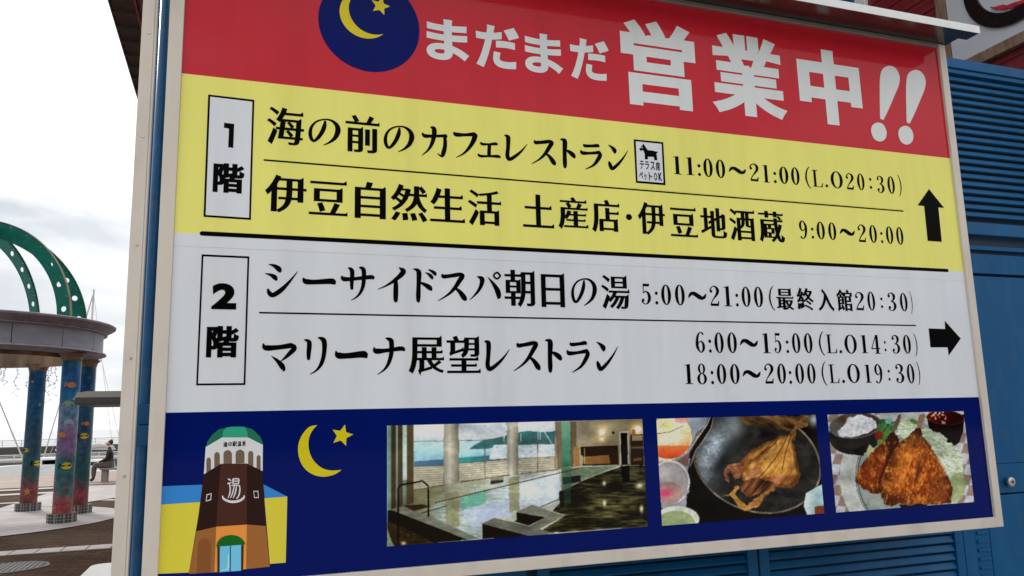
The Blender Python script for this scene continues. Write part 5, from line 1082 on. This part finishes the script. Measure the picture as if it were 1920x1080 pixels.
# boats
M_HULL = mat('white_hull_gelcoat', (.78, .78, .76), .25, var=.04, nscale=1); M_NAVY = mat('navy_boat_cover', (.02, .03, .07), .6); M_SAIL = mat('furled_sail_cloth', (.5, .46, .42), .7); M_SPAR = mat('pale_spar_metal', (.5, .5, .5), .35, .5); M_WINB = mat('dark_boat_glass', (.01, .012, .02), .1)
def boat(x, y, L_, W_, H_, label, cat, sail=True, zz0=-.95, flipx=1, cover=False, mast_h=9, mast_x=.05, thin=False):
    t = thing('sailboat' if sail else 'motorboat', label, cat, (x, y, zz0)); secs = []
    bmh = bmesh.new(); NS = 12; rings = []
    for k in range(NS + 1):
        u = k / NS; X_ = x + flipx * (u - .5) * L_; wd = W_ / 2 * (math.sin(math.pi * min(1, .18 + u * .82)) ** .6 if u < 1 else .02); wd = max(wd if u < .97 else .03, .02); top = H_ * (1 + .25 * u * u)
        rings.append([bmh.verts.new((X_, y + s_ * wd * f_, zz0 + z_)) for s_, f_, z_ in ((-1, 1, top), (-1, .96, top * .55), (-1, .6, .02), (1, .6, .02), (1, .96, top * .55), (1, 1, top))])
    for k in range(NS):
        for j in range(5): bmh.faces.new((rings[k][j], rings[k][j + 1], rings[k + 1][j + 1], rings[k + 1][j]))
        bmh.faces.new((rings[k][5], rings[k][0], rings[k + 1][0], rings[k + 1][5]))
    bmh.faces.new(rings[0]); bmh.faces.new(rings[-1][::-1])
    mb = MB(); mb.bm.free(); mb.bm = bmh; mb.done('hull', M_HULL, t)
    c0, c1 = x - flipx * .15 * L_, x + flipx * .22 * L_; a, b_ = min(c0, c1), max(c0, c1)
    cb = MB().box(a, b_, y - W_ * .28, y + W_ * .28, zz0 + H_, zz0 + H_ + .55, .14).done('cabin', M_HULL, t)
    for k in range(5): MB().box(a + .25 + k * (b_ - a - .4) / 5, a + .25 + k * (b_ - a - .4) / 5 + .32, y - W_ * .28 - .01, y - W_ * .27, zz0 + H_ + .22, zz0 + H_ + .42, .02).done('window', M_WINB, cb)
    if cover: MB().box(a - .4 * flipx, b_, y - W_ * .25, y + W_ * .25, zz0 + H_ + .56, zz0 + H_ + .85, .1).done('canvas_cover', M_NAVY, t)
    if sail:
        mx_ = x + flipx * mast_x * L_; ms_ = MB().tube([(mx_, y, zz0 + H_), (mx_, y, zz0 + mast_h)], [.07, .05], 8).done('mast', M_SPAR, t, True)
        MB().tube([(mx_, y, zz0 + H_ + 1.2), (mx_ - flipx * L_ * .42, y, zz0 + H_ + 1.15)], [.05, .05], 8).done('boom', M_SPAR, t)
        MB().tube([(mx_ - flipx * .1, y, zz0 + H_ + 1.3), (mx_ - flipx * L_ * .2, y, zz0 + H_ + 1.36), (mx_ - flipx * L_ * .4, y, zz0 + H_ + 1.25)], [.14, .12, .07], 8).done('furled_sail', M_NAVY if cover else M_SAIL, t)
        for ex_, r_ in ((x + flipx * L_ * .49, .014 if thin else .035), (x - flipx * L_ * .49, .012)): MB().tube([(mx_, y, zz0 + mast_h - .2), (ex_, y, zz0 + H_ + .1)], r_, 6).done('stay', M_SAIL if r_ > .03 else M_SPAR, t)
    return t
q1 = at(8, 880, y=42); q2 = at(88, 880, y=44)
def below(px_, y_): return at(px_, 880, y=y_)[0]
boat(below(0, 42) - 2.9, 42, 8.0, 2.4, .85, 'white sailboat with navy cover, moored furthest left behind the gazebo', 'sailboat', flipx=1, cover=True, mast_h=10, mast_x=.02)
boat(below(86, 43), 43, 2.3, 1.5, .78, 'white cabin boat with dark windows moored between two gazebo columns', 'boat', sail=False, flipx=1)
boat(below(96, 50) + 1.3, 50, 3.8, 1.6, .3, 'pale sailboat with a slanting furled sail, moored beyond the cabin boat', 'sailboat', flipx=-1, mast_h=10.5, mast_x=-.06)
boat(below(167, 52) - .2, 52, 4.3, 1.6, .3, 'sailboat with thin rigging wires showing beside the cover strip', 'sailboat', flipx=1, mast_h=7.9, mast_x=.05, thin=True)

# ------------------------------------------------------------------ seated person beyond the gazebo
def person():
    base = G_ = at(203, 903, z=0); x, y = base[0], base[1]
    t = thing('person', 'person in dark clothes sitting on a low bench beyond the painted columns', 'person', (x, y, 0))
    def skin(name, pts, edges, rad, m, parent, lvl=1):
        me = bpy.data.meshes.new(name); me.from_pydata(pts, edges, []); o = bpy.data.objects.new(name, me); COL.objects.link(o)
        s = o.modifiers.new('s', 'SKIN'); 
        for i, r_ in enumerate(rad): me.skin_vertices[0].data[i].radius = (r_, r_)
        me.skin_vertices[0].data[0].use_root = True
        ss = o.modifiers.new('u', 'SUBSURF'); ss.levels = lvl; ss.render_levels = lvl
        bpy.context.view_layer.update(); dg = bpy.context.evaluated_depsgraph_get(); em = bpy.data.meshes.new_from_object(o.evaluated_get(dg)); bpy.data.objects.remove(o)
        r = link(name, em, m, parent, True); return r
    M_SK = mat('skin', (.52, .30, .22), .5); M_CL = mat('black_jacket_cloth', (.018, .017, .018), .8); M_TR = mat('grey_trouser_cloth', (.10, .09, .085), .8); M_HR = mat('dark_hair', (.015, .01, .008), .5)
    f = lambda a, b_, c: (x + a, y + b_, c)
    # facing left (-x)
    P = [f(0, 0, .52), f(.01, 0, .72), f(.0, 0, .93), f(-.02, 0, 1.0), f(-.03, 0, 1.07),
         f(-.02, -.10, .52), f(-.42, -.11, .50), f(-.40, -.11, .10), f(-.50, -.11, .05),
         f(-.02, .10, .52), f(-.42, .12, .50), f(-.44, .12, .10), f(-.54, .12, .05),
         f(0, -.17, .92), f(-.06, -.22, .70), f(-.27, -.17, .60), f(0, .17, .92), f(-.06, .22, .70), f(-.27, .17, .60)]
    E2 = [(0,1),(1,2),(2,3),(3,4),(0,5),(5,6),(6,7),(7,8),(0,9),(9,10),(10,11),(11,12),(2,13),(13,14),(14,15),(2,16),(16,17),(17,18)]
    Rr = [.14,.135,.14,.055,.05, .10,.07,.045,.04, .10,.07,.045,.04, .065,.045,.032,.065,.045,.032]
    body = skin('body', P, E2, Rr, M_CL, t)
    skin('trousers', [f(.01, 0, .50), f(-.02, -.10, .51), f(-.42, -.11, .50), f(-.40, -.11, .13), f(-.02, .10, .51), f(-.42, .12, .50), f(-.44, .12, .13)], [(0,1),(1,2),(2,3),(0,4),(4,5),(5,6)], [.15,.115,.082,.06,.115,.082,.06], M_TR, t)
    hd = skin('head', [f(-.035, 0, 1.08), f(-.05, 0, 1.16), f(-.04, 0, 1.235)], [(0,1),(1,2)], [.065,.088,.075], M_SK, t)
    skin('hair', [f(.03, 0, 1.12), f(.01, 0, 1.21), f(-.04, 0, 1.27)], [(0,1),(1,2)], [.055,.09,.07], M_HR, hd)
    MB().box(x - .155, x - .135, y - .012, y + .012, 1.14, 1.18, .006).done('nose', M_SK, hd)
    for s_ in (-1, 1):
        MB().tube([f(-.05, s_ * .088, 1.17), f(-.045, s_ * .10, 1.16)], .018, 8).done('ear', M_SK, hd)
        h_ = MB(); h_.box(x - .35, x - .27, y + s_ * .17 - .03, y + s_ * .17 + .03, .565, .60, .012)
        for k in range(4): h_.tube([f(-.345, s_ * .17 - .024 + .016 * k, .585), f(-.385, s_ * .17 - .026 + .017 * k, .58), f(-.405, s_ * .17 - .026 + .017 * k, .562)], [.009, .008, .006], 6)
        h_.tube([f(-.29, s_ * .14, .58), f(-.32, s_ * .125, .575)], [.01, .008], 6); h_.done('hand', M_SK, body)
    bt = thing('low_bench', 'low concrete bench under the seated person', 'bench', (x, y, 0)); MB().box(x - .22, x + .9, y - .25, y + .25, .36, .42, .01).done('seat', M_CONC2, bt)
    for d in (-.1, .75): MB().box(x + d - .08, x + d + .08, y - .2, y + .2, 0, .359, .01).done('leg', M_CONC2, bt)
person()
